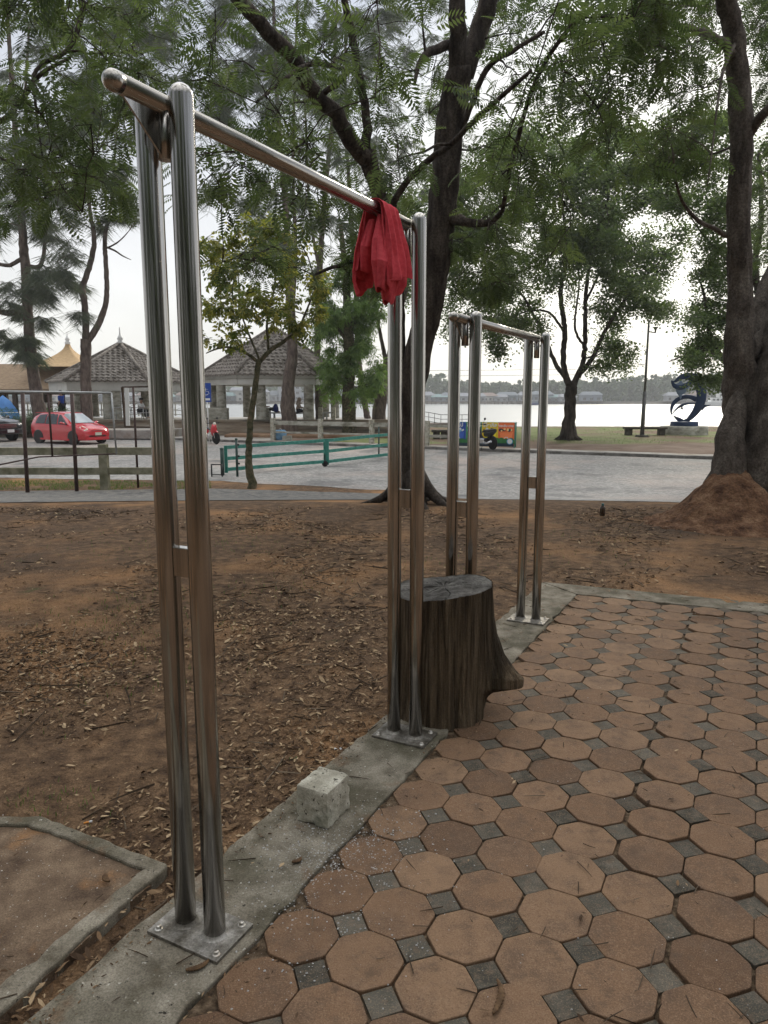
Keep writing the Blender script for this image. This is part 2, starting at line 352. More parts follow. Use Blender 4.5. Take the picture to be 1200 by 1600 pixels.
# ================================================================== GROUND
rng = random.Random(7); nrng = np.random.default_rng(7)
UW = Vector((.8895, -.457)); UU = Vector((.457, .8895)); C1 = Vector((-.571, 2.018)); RZ = math.atan2(-.457, .8895)
def F(wc, uc, z=0): p = C1 + UW * wc + UU * uc; return Vector((p.x, p.y, z))
def toF(x, y):
    dx, dy = x - C1.x, y - C1.y; return dx * UW.x + dy * UW.y, dx * UU.x + dy * UU.y
BANKY = 52.6
def kerbY(X): return 36.7 - (X + 8.4) * .5202
PLAT = -.5
def relief(x, y):
    a = .035 * noise.noise((x * .55, y * .55, 3)) + .016 * noise.noise((x * 2.3, y * 2.3, 0)) + .008 * noise.noise((x * 8, y * 8, 5)) + .004 * noise.noise((x * 21, y * 21, 9))
    return a
def under(x, y):                      # inside the paved corner
    wv, uv = toF(x, y)
    if wv > -.15 and uv < 4.62 + .085 * wv: return True
    return wv < -.36 and wv > -3 and uv < .14
xs = list(np.linspace(-150, -10, 22)) + list(np.arange(-9.9, 9.9, .085)) + list(np.linspace(10, 150, 22))
ys = list(np.linspace(-40, -1, 8)) + list(np.arange(.6, 11.5, .07)) + list(np.linspace(11.6, 19, 26)) + list(np.linspace(20, BANKY, 14))
V = []
for y in ys:
    for x in xs:
        z = gz(y) - .014 + .012 * min(1, max(0, (y - 10.5) / .8))
        if abs(x) < 10.5 and 0 < y < 11.6:
            fade = min(1, max(0, (11.2 - y) / 1.2))
            if under(x, y): z -= .045
            else: z += relief(x, y) * fade
        V.append((x, y, z))
nx = len(xs); ny = len(ys)
i0 = (np.arange(ny - 1)[:, None] * nx + np.arange(nx - 1)[None, :]).ravel()
tag(np_mesh('ground', np.array(V), np.stack([i0, i0 + 1, i0 + nx + 1, i0 + nx], 1), m_soil, smooth=True), kind='structure')

def sheet(name, fnear, ffar, x0, x1, mt, dz, nx=120, ny=14, plat=None, smooth=True):
    V = []
    for j in range(ny):
        for i in range(nx):
            x = x0 + (x1 - x0) * i / (nx - 1); a = fnear(x); b = ffar(x); y = a + (b - a) * j / (ny - 1)
            V.append((x, y, (gz(y) if plat is None else plat) + dz))
    i0 = (np.arange(ny - 1)[:, None] * nx + np.arange(nx - 1)[None, :]).ravel()
    return tag(np_mesh(name, np.array(V), np.stack([i0, i0 + 1, i0 + nx + 1, i0 + nx], 1), mt, smooth=smooth), kind='structure')
def interp(pts):
    X = [p[0] for p in pts]; Y = [p[1] for p in pts]
    return lambda x: float(np.interp(x, X, Y))
g_ = lambda *l: [(G(a, b).x, G(a, b).y) for a, b in l]
near_raw = interp([(-60, G(0, 747).y)] + g_((0, 747), (340, 752), (640, 768), (880, 782), (1100, 787)) + [(60, G(1100, 787).y)])
nearR = lambda x: near_raw(x) + .22 * noise.noise((x * .8, 0, 0)) + .08 * noise.noise((x * 4, 1, 0))
sheet('road', nearR, lambda x: max(kerbY(x) + .05, nearR(x) + .5), -60, 40, m_asph, .006, nx=400, ny=24)
pf = interp([(-30, G(0, 768).y), (G(0, 768).x, G(0, 768).y), (G(340, 764).x, G(340, 764).y), (.2, G(600, 772).y)])
pn = interp([(-30, G(0, 786).y), (G(0, 786).x, G(0, 786).y), (.2, G(600, 781).y)])
sheet('path', lambda x: pn(x) + .05 * noise.noise((x * 3, 4, 0)), lambda x: pf(x) + .06 * noise.noise((x * 3, 7, 0)), -30, .2, m_path, .009, nx=200, ny=8)
# kerb + pavement strip on the far side of the road
K0 = Vector((-8.4, 36.7)); KD = Vector((.887, -.4614)).normalized(); KN = Vector((-KD.y, KD.x))
if KN.y < 0: KN = -KN
def Kp(t, off, z): p = K0 + KD * t + KN * off; return Vector((p.x, p.y, z))
mb = MB()
t = -60.0
while t < 55:
    ln = 1.0
    j = rng.uniform(-.01, .01)
    vs = [Kp(t + .008, j, -.75), Kp(t + ln - .008, j, -.75), Kp(t + ln - .008, .2, -.75), Kp(t + .008, .2, -.75)]
    z1 = PLAT + .02 + rng.uniform(-.006, .006)
    vs += [Kp(t + .008, j + .02, z1), Kp(t + ln - .008, j + .02, z1), Kp(t + ln - .008, .2, z1), Kp(t + .008, .2, z1)]
    mb.add(vs, [(3, 2, 1, 0), (4, 5, 6, 7), (0, 1, 5, 4), (1, 2, 6, 5), (2, 3, 7, 6), (3, 0, 4, 7)]); t += ln
tag(mb.build('kerb', m_kerb, bevel=.02), kind='structure')
mb = MB()
vs = [Kp(-60, .2, -.75), Kp(55, .2, -.75), Kp(55, 1.15, -.75), Kp(-60, 1.15, -.75)]
vs += [Vector((v.x, v.y, PLAT + .008)) for v in vs]
mb.add(vs, [(3, 2, 1, 0), (4, 5, 6, 7), (0, 1, 5, 4), (1, 2, 6, 5), (2, 3, 7, 6), (3, 0, 4, 7)])
tag(mb.build('pavement_strip', m_pc), kind='structure')
backY = lambda x: kerbY(x) + 1.2
sheet('pavement', backY, lambda x: BANKY, -70, -5.5, m_pc, 0, nx=80, ny=8, plat=PLAT)
sheet('far_ground', backY, lambda x: BANKY, -5.5, 46, m_dirtfar, 0, nx=160, ny=16, plat=PLAT)
lawn_edge = lambda x: max(backY(x) + .3, 33.6 + 1.2 * noise.noise((x * .22, 0, 2)) + .5 * noise.noise((x * 1.1, 0, 4)))
sheet('lawn', lawn_edge, lambda x: BANKY - 1.0, -2.5, 46, m_lawn, .006, nx=200, ny=12, plat=PLAT)
mb = MB(); mb.box((-12, BANKY + .2, -1.6), (300, .4, 2.26)); tag(mb.build('river_wall', m_conc_w), 'low concrete river wall along the water edge', 'wall')
mb = MB(); mb.add([(-1500, BANKY, -2.2), (1500, BANKY, -2.2), (1500, 1420, -2.2), (-1500, 1420, -2.2)], [(0, 1, 2, 3)])
tag(mb.build('river', m_water), kind='structure')
# ---- paved corner
def jpoly(pts, step=.06, amp=.004, seed=1):
    r = random.Random(seed); out = []
    for i, a in enumerate(pts):
        b = pts[(i + 1) % len(pts)]; d = math.dist(a, b); n = max(1, int(d / step)) if d < 30 else 1
        for k in range(n):
            s_ = k / n; q = 0 if k == 0 else 1
            out.append((a[0] + (b[0] - a[0]) * s_ + q * r.gauss(0, amp), a[1] + (b[1] - a[1]) * s_ + q * r.gauss(0, amp)))
    return out
MF = Matrix.Translation((C1.x, C1.y, 0)) @ Matrix.Rotation(RZ, 4, 'Z')
mb = MB(); mb.prism(jpoly([(-.19, -2.4), (.17, -2.4), (.17, 4.455), (-.19, 4.72)], amp=.006), -.12, .010, M=MF)
tag(mb.build('concrete_strip', m_conc, bevel=.006), kind='structure')
mb = MB(); mb.prism(jpoly([(-.19, 4.724), (.17, 4.459), (9, 5.2), (9, 5.48)], amp=.0035, seed=3), -.12, .013, M=MF)
tag(mb.build('concrete_edging', m_conc, bevel=.006), kind='structure')
mb = MB(); mb.prism([(.165, -4.5), (9.4, -4.5), (9.4, 5.22), (.165, 4.46)], -.06, -.0065, M=MF)
tag(mb.build('joint_bed', m_joint), kind='structure')
PT = .2247
tv, tf, trn, tmi = [], [], [], []
def tile(cx, cy, poly, z, r, mi, tx, ty):
    b = len(tv); n = len(poly)
    for (sc, zz) in ((1, -.03), (1, -.0035), (.990, -.0009), (.975, 0)):
        for x, y in poly: 
            tv.append((cx + x * sc, cy + y * sc, z + zz + tx * x + ty * y)); trn.append(r)
    for k in range(3):
        for i in range(n): tf.append((b + k * n + i, b + k * n + (i + 1) % n, b + (k + 1) * n + (i + 1) % n, b + (k + 1) * n + i)); tmi.append(mi)
    tf.append(tuple(b + 3 * n + i for i in range(n))); tmi.append(mi)
def octo(ap, cut=.07):
    vs = [(ap / math.cos(R(22.5)) * math.cos(R(22.5 + 45 * k)), ap / math.cos(R(22.5)) * math.sin(R(22.5 + 45 * k))) for k in range(8)]
    out = []
    for i in range(8):
        p, a, b = vs[i], vs[i - 1], vs[(i + 1) % 8]
        out.append((p[0] + (a[0] - p[0]) * cut, p[1] + (a[1] - p[1]) * cut)); out.append((p[0] + (b[0] - p[0]) * cut, p[1] + (b[1] - p[1]) * cut))
    return out
hs = PT * .2929 - .0045
for i in range(-3, 40):
    for j in range(-26, 28):
        cw = .7356 + PT * i; cu = .1328 + PT * j
        if cw > 8.6 or cu < -4: continue
        lim = 4.47 + .085 * (cw - .17)
        seam = cw > 1.08 + (.2247 if cu < .95 else 0)
        z0 = .004 + (.007 if seam else 0) + .010 * noise.noise((cw * .6, cu * .6, 0)) ; sh = .011 if seam else 0
        sink = -.012 if rng.random() < .02 else 0
        if cw > .235 and cu < lim - .04:
            tile(cw + sh + rng.gauss(0, .0014), cu + rng.gauss(0, .0014), octo(PT / 2 - rng.uniform(.0012, .0034)), z0 + rng.gauss(0, .0017), min(1, max(0, rng.gauss(.5, .20))), 0, rng.gauss(0, .009), rng.gauss(0, .009))
        cw2, cu2 = cw + PT / 2, cu + PT / 2
        if cw2 > .21 and cu2 < lim - .02:
            q = PT * .2071 - .004
            a = rng.gauss(0, .02); d_ = (PT * .4142) / math.sqrt(2) - .0028
            pl = [(d_ * math.cos(a + k * math.pi / 2), d_ * math.sin(a + k * math.pi / 2)) for k in range(4)]
            tile(cw2 + sh + rng.gauss(0, .0015), cu2 + rng.gauss(0, .0015), pl, z0 - .003 + sink + rng.gauss(0, .0018), rng.random(), 1, rng.gauss(0, .02), rng.gauss(0, .02))
me = bpy.data.meshes.new('paving'); me.from_pydata([tuple(MF @ Vector(p)) for p in tv], [], tf); me.update()
me.materials.append(m_oct); me.materials.append(m_sq); me.polygons.foreach_set('material_index', tmi)
a = me.attributes.new('rnd', 'FLOAT', 'POINT'); a.data.foreach_set('value', trn)
po = bpy.data.objects.new('paving', me); COL.objects.link(po); tag(po, kind='structure')
# ---- slab with raised rim, bottom left
SLAB = [(-2.7, -.25), (-1.45, -.02), (-1.12, .12), (-.99, .19), (-.321, .195), (-.27, -.487), (-.19, -1.7), (-2.7, -1.7)]
mb = MB(); mb.prism(jpoly(SLAB, amp=.003, seed=5), -.1, .000, M=MF); tag(mb.build('slab', m_slab), kind='structure')
mb = MB(); W_ = .058
def rim(a, b):
    d = Vector((b[0] - a[0], b[1] - a[1])).normalized(); n_ = Vector((d.y, -d.x)) * W_
    mb.prism(jpoly([a, b, (b[0] + n_.x, b[1] + n_.y), (a[0] + n_.x, a[1] + n_.y)], step=.04, amp=.004, seed=int(a[0] * 100)), -.08, .013 + rng.uniform(-.002, .002), M=MF)
rim((-1.45, -.02), (-1.12, .12)); rim((-1.125, .117), (-.99, .19)); rim((-.995, .191), (-.321, .196)); 
mb.prism(jpoly([(-.321, .194), (-.27, -.487), (-.19, -1.7), (-.28, -1.7), (-.35, -.487), (-.378, .137)], step=.04, amp=.004, seed=9), -.08, .014, M=MF)
tag(mb.build('slab_rim', m_conc, bevel=.008), kind='structure')

# ================================================================== PULL-UP BARS
def pullup(c, length, top, label, spz):
    t = thing('pull_up_bar', (c.x, c.y, .010), label, 'pull-up bar', 'steel pull-up bars on the concrete strip', RZ)
    r = .0325; sp = .0585; ax = top - .043
    for k, y in enumerate((0, length)):
        pl = MB().box((0, y, .006), (.275, .175, .012)).build('base_plate', m_plate, t, bevel=.002)
        for bx, by in ((-.115, -.065), (.115, -.065), (-.115, .065), (.115, .065)):
            MB().lathe([(.0125, .011), (.0125, .013), (.011, .014), (.0085, .014), (.0085, .021), (.006, .024), (0, .024)], 12, Matrix.Translation((bx + rng.uniform(-.006, .006), y + by, 0))).build('bolt', m_bolt, pl)
        for sx in (-sp, sp):
            MB().tube([(sx, y, .012), (sx, y, top * .5), (sx, y, top - r)], r, 40, round1=True).build('post', m_steel, t)
            MB().lathe([(r + .010, .0125), (r + .004, .016), (r + .0005, .024)], 32, Matrix.Translation((sx, y, 0))).build('weld', m_plate, t)
        MB().box((0, y, spz), (.056, .030, .085)).build('spacer', m_steel, t, bevel=.002)
        MB().tube([(0, y, ax), (0, y, ax - .075), (0, y, ax - .135)], .0195, 20, round1=False).build('bar_stub', m_steel, t)
    g = MB(); g.add([(-.003, -.145, ax - .020), (-.003, -.015, ax - .020), (-.003, -.015, ax - .13), (.003, -.145, ax - .020), (.003, -.015, ax - .020), (.003, -.015, ax - .13)],
                    [(0, 1, 2), (5, 4, 3), (0, 3, 4, 1), (1, 4, 5, 2), (2, 5, 3, 0)]); g.build('gusset_plate', m_steel, t)
    b = MB(); b.tube([(0, -.165, ax), (0, length * .5, ax), (0, length + .035, ax)], .0245, 36, round1=True)
    b.build('crossbar', m_steel_h, t)
    MB().tube([(0, -.168, ax), (0, -.150, ax)], .0258, 32, round0=True).build('end_cap', m_steel_h, t)
    return t
fr1 = pullup(C1, 1.471, 2.43, 'taller stainless steel pull-up bar in front with a red shirt on it', 1.175)
c2 = Vector((1.07, 5.18)) - UU * 1.40
fr2 = pullup(c2, 1.40, 2.085, 'lower stainless steel pull-up bar standing behind the tree stump', 1.03)

# ---- red shirt over the front bar
AX = 2.43 - .043 + .010; TC = 1.226
sh = thing('t_shirt', tuple(F(0, TC, AX)), 'crumpled red T-shirt draped over the taller steel bar', 'shirt', rz=RZ)
def fold(s_, d, ph, k):
    return math.sin(2 * math.pi * (k * s_ + .25 * math.sin(3 * d + ph)) + ph) * .6 + math.sin(2 * math.pi * (k * 2.1 * s_) + ph * 2 + 2 * d) * .3
def cloth(s0, s1, Lf, Lb, k, ph, off, wid0, wid1, sway=0, amp=.014):
    def fn(u, v):
        s_ = s0 + (s1 - s0) * u
        q = v * 2 - 1                                        # -1 back hem .. 1 front hem
        rr = .0262 + off
        arc = rr * math.pi / 2; hem = Lf(s_) if q > 0 else Lb(s_)
        dist = abs(q) * (arc + hem); sg = 1 if q > 0 else -1
        if dist < arc:
            a = dist / rr; x = sg * rr * math.sin(a); z = rr * math.cos(a); d = 0
        else:
            d = dist - arc; x = sg * rr; z = -d
        g_ = min(1, d / .33); g2 = min(1, dist / .20)
        x += sg * (.006 + .042 * g_ ** .8 - .03 * max(0, (d - .36) / .12))
        f_ = fold(s_, d, ph, k)
        x += f_ * (.0035 + amp * g2) + sway * d * d
        wid = wid0 + (wid1 - wid0) * g_ ** .9
        wid *= 1 - .55 * max(0, (d - .36) / .13) ** 1.5
        y = (s_ - .5) * wid + .006 * math.sin(9 * s_ + 14 * d + ph) * g2 + .010 * math.cos(2 * math.pi * k * s_ + ph) * g2
        z += .008 * math.sin(11 * s_ + ph) * g_ + .004 * noise.noise((s_ * 7, d * 11, ph))
        x += .012 * noise.noise((s_ * 5, d * 9, ph + 3)) * g2
        if z < 0: z *= .80
        return (x, y, z)
    return MB().grid(fn, 130, 150)
hemA = lambda s_: .335 + .022 * math.sin(4.2 * s_ + .9) + .008 * math.sin(13 * s_)
hemB = lambda s_: .36 + .085 * math.exp(-((s_ - .42) / .34) ** 2) + .008 * math.sin(11 * s_)
for nm, mbx in (('body_cloth', cloth(0, 1, hemA, lambda s_: .30 + .04 * math.sin(4 * s_), 2.9, .4, .007, .145, .190, amp=.014)),
                ('under_cloth', cloth(-.02, .98, hemB, lambda s_: .36 + .05 * math.sin(3 * s_ + 1), 2.2, 2.2, .003, .135, .180, sway=-.06, amp=.015))):
    o = mbx.build(nm, m_red, sh); md = o.modifiers.new('thick', 'SOLIDIFY'); md.thickness = .0022; md.offset = -1
def lobe(pts, wid, dep, nm, seed):       # a bunched fold of cloth hanging as a soft irregular roll, hollow at the hem
    rr = random.Random(seed); ph = rr.uniform(0, 6)
    def fn(u, v):
        a = u * 2 * math.pi; f_ = v * (len(pts) - 1); i = min(int(f_), len(pts) - 2); t = f_ - i; t = t * t * (3 - 2 * t)
        c = Vector(pts[i]).lerp(Vector(pts[i + 1]), t); w_ = wid[i] + (wid[i + 1] - wid[i]) * t; d_ = dep[i] + (dep[i + 1] - dep[i]) * t
        k = 1 + .13 * math.sin(3 * a + ph + 3 * v) + .07 * math.sin(5 * a + 2 * ph - 4 * v) + .03 * math.sin(9 * a + ph)
        if v > .9: k *= 1 - .25 * (v - .9) / .1 * (.5 + .5 * math.sin(2 * a + ph))
        return (c.x * .86 + d_ * k * math.cos(a), c.y * .68 + w_ * .82 * k * math.sin(a), c.z * .80 - .008 * v * math.sin(2 * a + ph) + .004 * noise.noise((a, v * 9, seed)))
    o = MB().grid(fn, 72, 50, closeu=True).build(nm, m_red, sh); md = o.modifiers.new('thick', 'SOLIDIFY'); md.thickness = .0022; md.offset = -1
lobe([(.02, -.05, -.03), (.035, -.10, -.16), (.05, -.115, -.27), (.045, -.105, -.40)], [.020, .045, .062, .045], [.012, .022, .032, .020], 'sleeve', 4)
lobe([(.02, .00, -.05), (.045, -.03, -.20), (.055, -.035, -.33), (.045, -.02, -.455)], [.03, .055, .062, .030], [.012, .026, .036, .020], 'bunched_fold', 7)
lobe([(.03, .06, -.05), (.05, .09, -.20), (.055, .11, -.31), (.05, .105, -.385)], [.025, .04, .042, .028], [.012, .022, .030, .022], 'sleeve', 9)
lobe([(-.02, -.05, -.05), (-.05, -.06, -.18), (-.06, -.05, -.30)], [.03, .06, .05], [.012, .03, .03], 'bunched_fold', 12)

# ---- concrete block
p = Vector((-.24, 2.652, .011))
blk = thing('concrete_block', p, 'small pale chipped concrete cube sitting on the strip beside the paving', 'concrete block', rz=RZ)
mb = MB()
n_ = 14
def cubept(face, a, b):
    a = a * 2 - 1; b = b * 2 - 1
    q = {0: (1, a, b), 1: (-1, -a, b), 2: (-a, 1, b), 3: (a, -1, b), 4: (a, b, 1), 5: (a, -b, -1)}[face]
    q = Vector((q[0] * .073, q[1] * .086, q[2] * .075))
    cl = lambda v, h: max(-h, min(h, v))
    r = .007; core = Vector((cl(q.x, .073 - r), cl(q.y, .086 - r), cl(q.z, .075 - r))); d = q - core
    if d.length > 1e-6: q = core + d.normalized() * r
    nn = noise.noise(q * 28) * .0035 + noise.noise(q * 80) * .0015
    ed = sum(1 for v, h in ((q.x, .073), (q.y, .086), (q.z, .075)) if abs(v) > h - .016)
    if ed >= 2: nn -= max(0, noise.noise(q * 45 + Vector((3, 1, 7)))) * .012
    q += q.normalized() * nn
    return Vector((q.x * (1 - .12 * (q.z + .075)), q.y * (1 - .12 * (q.z + .075)), q.z + .075))
for fc in range(6):
    s_ = len(mb.v)
    mb.grid(lambda u, v: cubept(fc, u, v), n_, n_)
o = mb.build('body', m_conc_l, blk)
# ---- stump
SC = Vector((.315, 3.63, -.015))
st = thing('tree_stump', SC, 'weathered grey tree stump with a root knob, between the two steel bars', 'tree stump')
SCR = [(rng.uniform(0, 6.28), rng.uniform(0, .45), rng.uniform(.25, .7), rng.uniform(.003, .010)) for _ in range(22)]
def stump_r(th, z):
    H_ = .70
    r = .225 + .012 * math.cos(2 * th + .6) + .012 * math.sin(3 * th + 1)
    r += .035 * math.exp(-((th - math.pi) / .8) ** 2) * 1.0
    dth = (th + math.pi + .1) % (2 * math.pi) - math.pi          # knob points to +x
    kz = np.interp(z, [0, .08, .13, .16, .178, .195, .255, .30, .36, .45, .55, .7], [-.045, -.03, -.008, .03, .11, .168, .170, .118, .062, .022, .006, 0])
    r += kz * math.exp(-(dth / .30) ** 2)
    r += .020 * max(0, 1 - z / .15) * (1 + math.sin(4 * th)) * .5 * (0 if abs(dth) < .8 else 1)
    x, y = math.cos(th), math.sin(th)
    r += .010 * noise.noise((x * 2.2, y * 2.2, z * 1.6)) + .008 * noise.noise((x * 9, y * 9, z * 1.2)) + .004 * noise.noise((x * 22, y * 22, z * 2.2)) + .0015 * noise.noise((x * 40, y * 40, z * 9))
    for a_, z0, z1, dp in SCR:
        if z0 < z < z0 + z1:
            d_ = abs((th - a_ - .05 * math.sin(z * 9 + a_) - .03 * noise.noise((z * 14, a_, 0)) + math.pi) % (2 * math.pi) - math.pi)
            wd_ = .022 * math.sin(math.pi * (z - z0) / z1)
            if d_ < wd_: r -= dp * (1 - d_ / wd_)
    r += .0035 * noise.noise((x * 34, y * 34, z * 3))
    c_ = noise.noise((x * 5, y * 5, 40 + z * .4))
    if abs(c_) < .03: r -= .010 * (1 - abs(c_) / .03)
    return r
def stz(th): return .695 + .008 * math.sin(th + 1) + .006 * math.sin(3 * th) + .02 * math.cos(th - .2)
def side(u, v):
    th = u * 2 * math.pi; z = v ** .9 * stz(th)
    zz = z - (.045 * math.exp(-(((th + math.pi) % (2 * math.pi) - math.pi) / .4) ** 2) * math.exp(-((z - .26) / .1) ** 2))
    r = stump_r(th, z); return (r * math.cos(th), r * math.sin(th), zz)
MB().grid(side, 460, 110, closeu=True).build('stump_side', m_stump, st)
cracks = [(rng.uniform(0, 6.28), rng.uniform(.45, 1)) for _ in range(15)]
def topf(u, v):
    th = u * 2 * math.pi; rr = v ** .8; r = stump_r(th, stz(th)) * rr
    z = stz(th) * rr + .70 * (1 - rr) - .004 * (1 if rr > .985 else 0) + .003 * noise.noise((rr * 9 * math.cos(th), rr * 9 * math.sin(th), 0)) + .0008 * math.sin(rr * 90)
    for ca, cl in cracks:
        d = abs((th - ca - .10 * math.sin(rr * 6 + ca) + math.pi) % (2 * math.pi) - math.pi) * r
        if rr < cl and d < .0042: z -= .012 * (1 - d / .0042) * min(1, rr * 6)
    return (r * math.cos(th), r * math.sin(th), z)
MB().grid(topf, 420, 60, closeu=True).build('cut_top', m_stumptop, st)
# ---- small bottle left in the dirt
p = G(941, 806)
bt = thing('bottle', p, 'small brown bottle with a green cap standing in the dirt', 'bottle')
MB().lathe([(0, 0), (.032, 0), (.036, .006), (.036, .10), (.033, .12), (.016, .14), (.015, .15)], 20).build('body', mat('brown glass', (.04, .022, .012), rough=.15, spec=.7), bt)
MB().lathe([(.018, .148), (.018, .172), (.015, .176), (0, .176)], 16).build('cap', mat('teal cap', (.02, .10, .10), rough=.5), bt)

# ================================================================== LITTER (stuff)
def inst(T, Pn, Rm, sc):              # template (k,3), positions (n,3), rotations (n,3,3), scale (n,)
    return (Pn[:, None, :] + np.einsum('nij,kj->nki', Rm, T) * sc[:, None, None]).reshape(-1, 3)
def rotm(d, roll):                    # x axis along d
    d = d / (np.linalg.norm(d, axis=1, keepdims=True) + 1e-9)
    up = np.tile(np.array([0, 0, 1.0]), (len(d), 1)); bad = np.abs(d[:, 2]) > .97; up[bad] = [1, 0, 0]
    y = np.cross(up, d); y /= np.linalg.norm(y, axis=1, keepdims=True); z = np.cross(d, y)
    c, s_ = np.cos(roll)[:, None], np.sin(roll)[:, None]
    y2 = y * c + z * s_; z2 = np.cross(d, y2)
    return np.stack([d, y2, z2], 2)
def faces(T, Fq, n): return (np.arange(n)[:, None, None] * len(T) + Fq[None]).reshape(-1, Fq.shape[1])
def on_dirt(x, y):
    wv, uv = toF(x, y)
    if wv > -.19 and uv < 4.75 + .085 * wv: return False
    if wv < -.28 and wv > -2.9 and uv < .2: return False
    return True
def scatter(n, x0, x1, y0, y1, dens=None, cond=on_dirt, zf=None):
    out = []
    while len(out) < n:
        y = y0 + (y1 - y0) * rng.random() ** 1.0; x = rng.uniform(x0, x1)
        if abs(x) > .62 * y + .6: continue
        if not cond(x, y): continue
        if dens and rng.random() > dens(x, y): continue
        z = (gz(y) - .014 + relief(x, y) * min(1, max(0, (11.2 - y) / 1.2)) if zf is None else zf(x, y))
        out.append((x, y, z))
    return np.array(out)
LT = np.array([(-.5, 0, 0), (-.18, .16, .05), (.22, .13, .06), (.5, 0, .03), (.22, -.13, .10), (-.18, -.16, .02)]); LF = np.array([(0, 1, 4, 5), (1, 2, 3, 4)])
def litter(Pn, s0, s1, name, mt, kind='stuff', lift=.004, r0=0, r1=1, tilt=.25, label=None, cat=None):
    n = len(Pn); a = nrng.uniform(0, 6.28, n); d = np.stack([np.cos(a), np.sin(a), nrng.normal(0, tilt, n)], 1)
    Rm = rotm(d, nrng.normal(0, tilt * 1.3, n)); sc = s0 + (s1 - s0) * nrng.random(n) ** 3
    Pn = Pn.copy(); Pn[:, 2] += lift + nrng.random(n) * .008
    asp = nrng.uniform(.5, 1.1, n); V = inst(LT, Pn, Rm, sc)
    rnd = np.repeat(np.clip(r0 + (r1 - r0) * nrng.random(n) ** 1.3, 0, 1), len(LT))
    o = np_mesh(name, V, faces(LT, LF, n), mt, rnd=rnd); tag(o, label, cat, kind=kind); return o
clump_d = lambda x, y: min(1, max(.015, .34 + 1.9 * noise.noise((x * .8, y * .8, 11)) + .6 * noise.noise((x * 3, y * 3, 2))))
A = scatter(20000, -3.6, 6, .9, 5.5, clump_d); B = scatter(17000, -7.5, 8, 4, 11, clump_d)
litter(A, .006, .052, 'leaf_litter', m_litter, label='dry brown leaves scattered over the dirt', cat='leaf litter')
litter(B, .012, .075, 'leaf_litter', m_litter, label='dry leaves on the dirt further back', cat='leaf litter')
Fn = scatter(26000, -3.8, 6, .9, 7, lambda x, y: min(1, max(.12, .5 + 1.2 * noise.noise((x * 1.7, y * 1.7, 31)))))
litter(Fn, .003, .020, 'leaf_crumbs', m_litter, lift=.001, tilt=.35, r0=.0, r1=1, label='fine crumbled leaves over the near dirt', cat='leaf litter')
C = scatter(330, -1.5, 5, 1.1, 6.5, None, lambda x, y: not on_dirt(x, y), lambda x, y: .014)
litter(C, .008, .042, 'leaf_litter', m_litter, tilt=.12, label='few small dry leaves on the paving and strip', cat='leaf litter')
C = scatter(420, -3.5, 2, 1.0, 3.4, None, lambda x, y: -.45 < toF(x, y)[0] < -.16 and -2 < toF(x, y)[1] < .5, lambda x, y: -.012)
litter(C, .012, .06, 'leaf_litter', m_litter, tilt=.3, label='leaves packed in the gap between slab and strip', cat='leaf litter')
edge = lambda x, y: .165 < toF(x, y)[0] < .30 and toF(x, y)[1] < 4.5
C = scatter(1600, -3, 4, 1.0, 8, None, lambda x, y: -.20 < toF(x, y)[0] < -.10 and toF(x, y)[1] < 4.7, lambda x, y: .0105)
litter(C, .003, .020, 'debris', m_litter, tilt=.3, lift=.001, r0=0, r1=.7, label='crumbs spilling over the outer edge of the strip', cat='debris')
C = scatter(2600, -1, 3, 1.1, 6.3, None, edge, lambda x, y: -.004)
litter(C, .005, .022, 'debris', m_litter, tilt=.3, lift=.002, r0=0, r1=.8, label='crumbs and needles along the strip edge', cat='debris')
# twigs
TT = np.array([(0, 1, 0), (0, -.5, .87), (0, -.5, -.87), (.5, 1, .6), (.5, -.5, 1.47), (.5, -.5, -.27), (1, .5, 0), (1, -.25, .43), (1, -.25, -.43)])
TF = np.array([(0, 1, 4, 3), (1, 2, 5, 4), (2, 0, 3, 5), (3, 4, 7, 6), (4, 5, 8, 7), (5, 3, 6, 8)])
def twigs(Pn, l0, l1, rr, name, lift=.005, **k):
    n = len(Pn); ln = l0 + (l1 - l0) * nrng.random(n) ** 2.5; a = nrng.uniform(0, 6.28, n)
    d = np.stack([np.cos(a), np.sin(a), nrng.normal(0, .06, n)], 1); Rm = rotm(d, nrng.uniform(0, 6, n))
    th = rr * (.5 + ln * 3.5)
    V = np.tile(TT[None], (n, 1, 1)); V[:, :, 0] *= ln[:, None]; V[:, :, 1:] *= th[:, None, None]
    Pn = Pn.copy(); Pn[:, 2] += lift
    W_ = (Pn[:, None, :] + np.einsum('nij,nkj->nki', Rm, V)).reshape(-1, 3)
    tag(np_mesh(name, W_, faces(TT, TF, n), m_twig, rnd=np.repeat(nrng.random(n), len(TT))), kind='stuff', **k)
twigs(scatter(2600, -6, 8, .9, 10.8, clump_d), .015, .26, .0038, 'twig_litter', label='small twigs lying on the dirt', cat='twigs')
twigs(scatter(500, -1.5, 5, 1.1, 6, None, lambda x, y: not on_dirt(x, y), lambda x, y: .010), .008, .10, .0025, 'twig_litter', label='thin twigs and needles on the paving', cat='twigs')
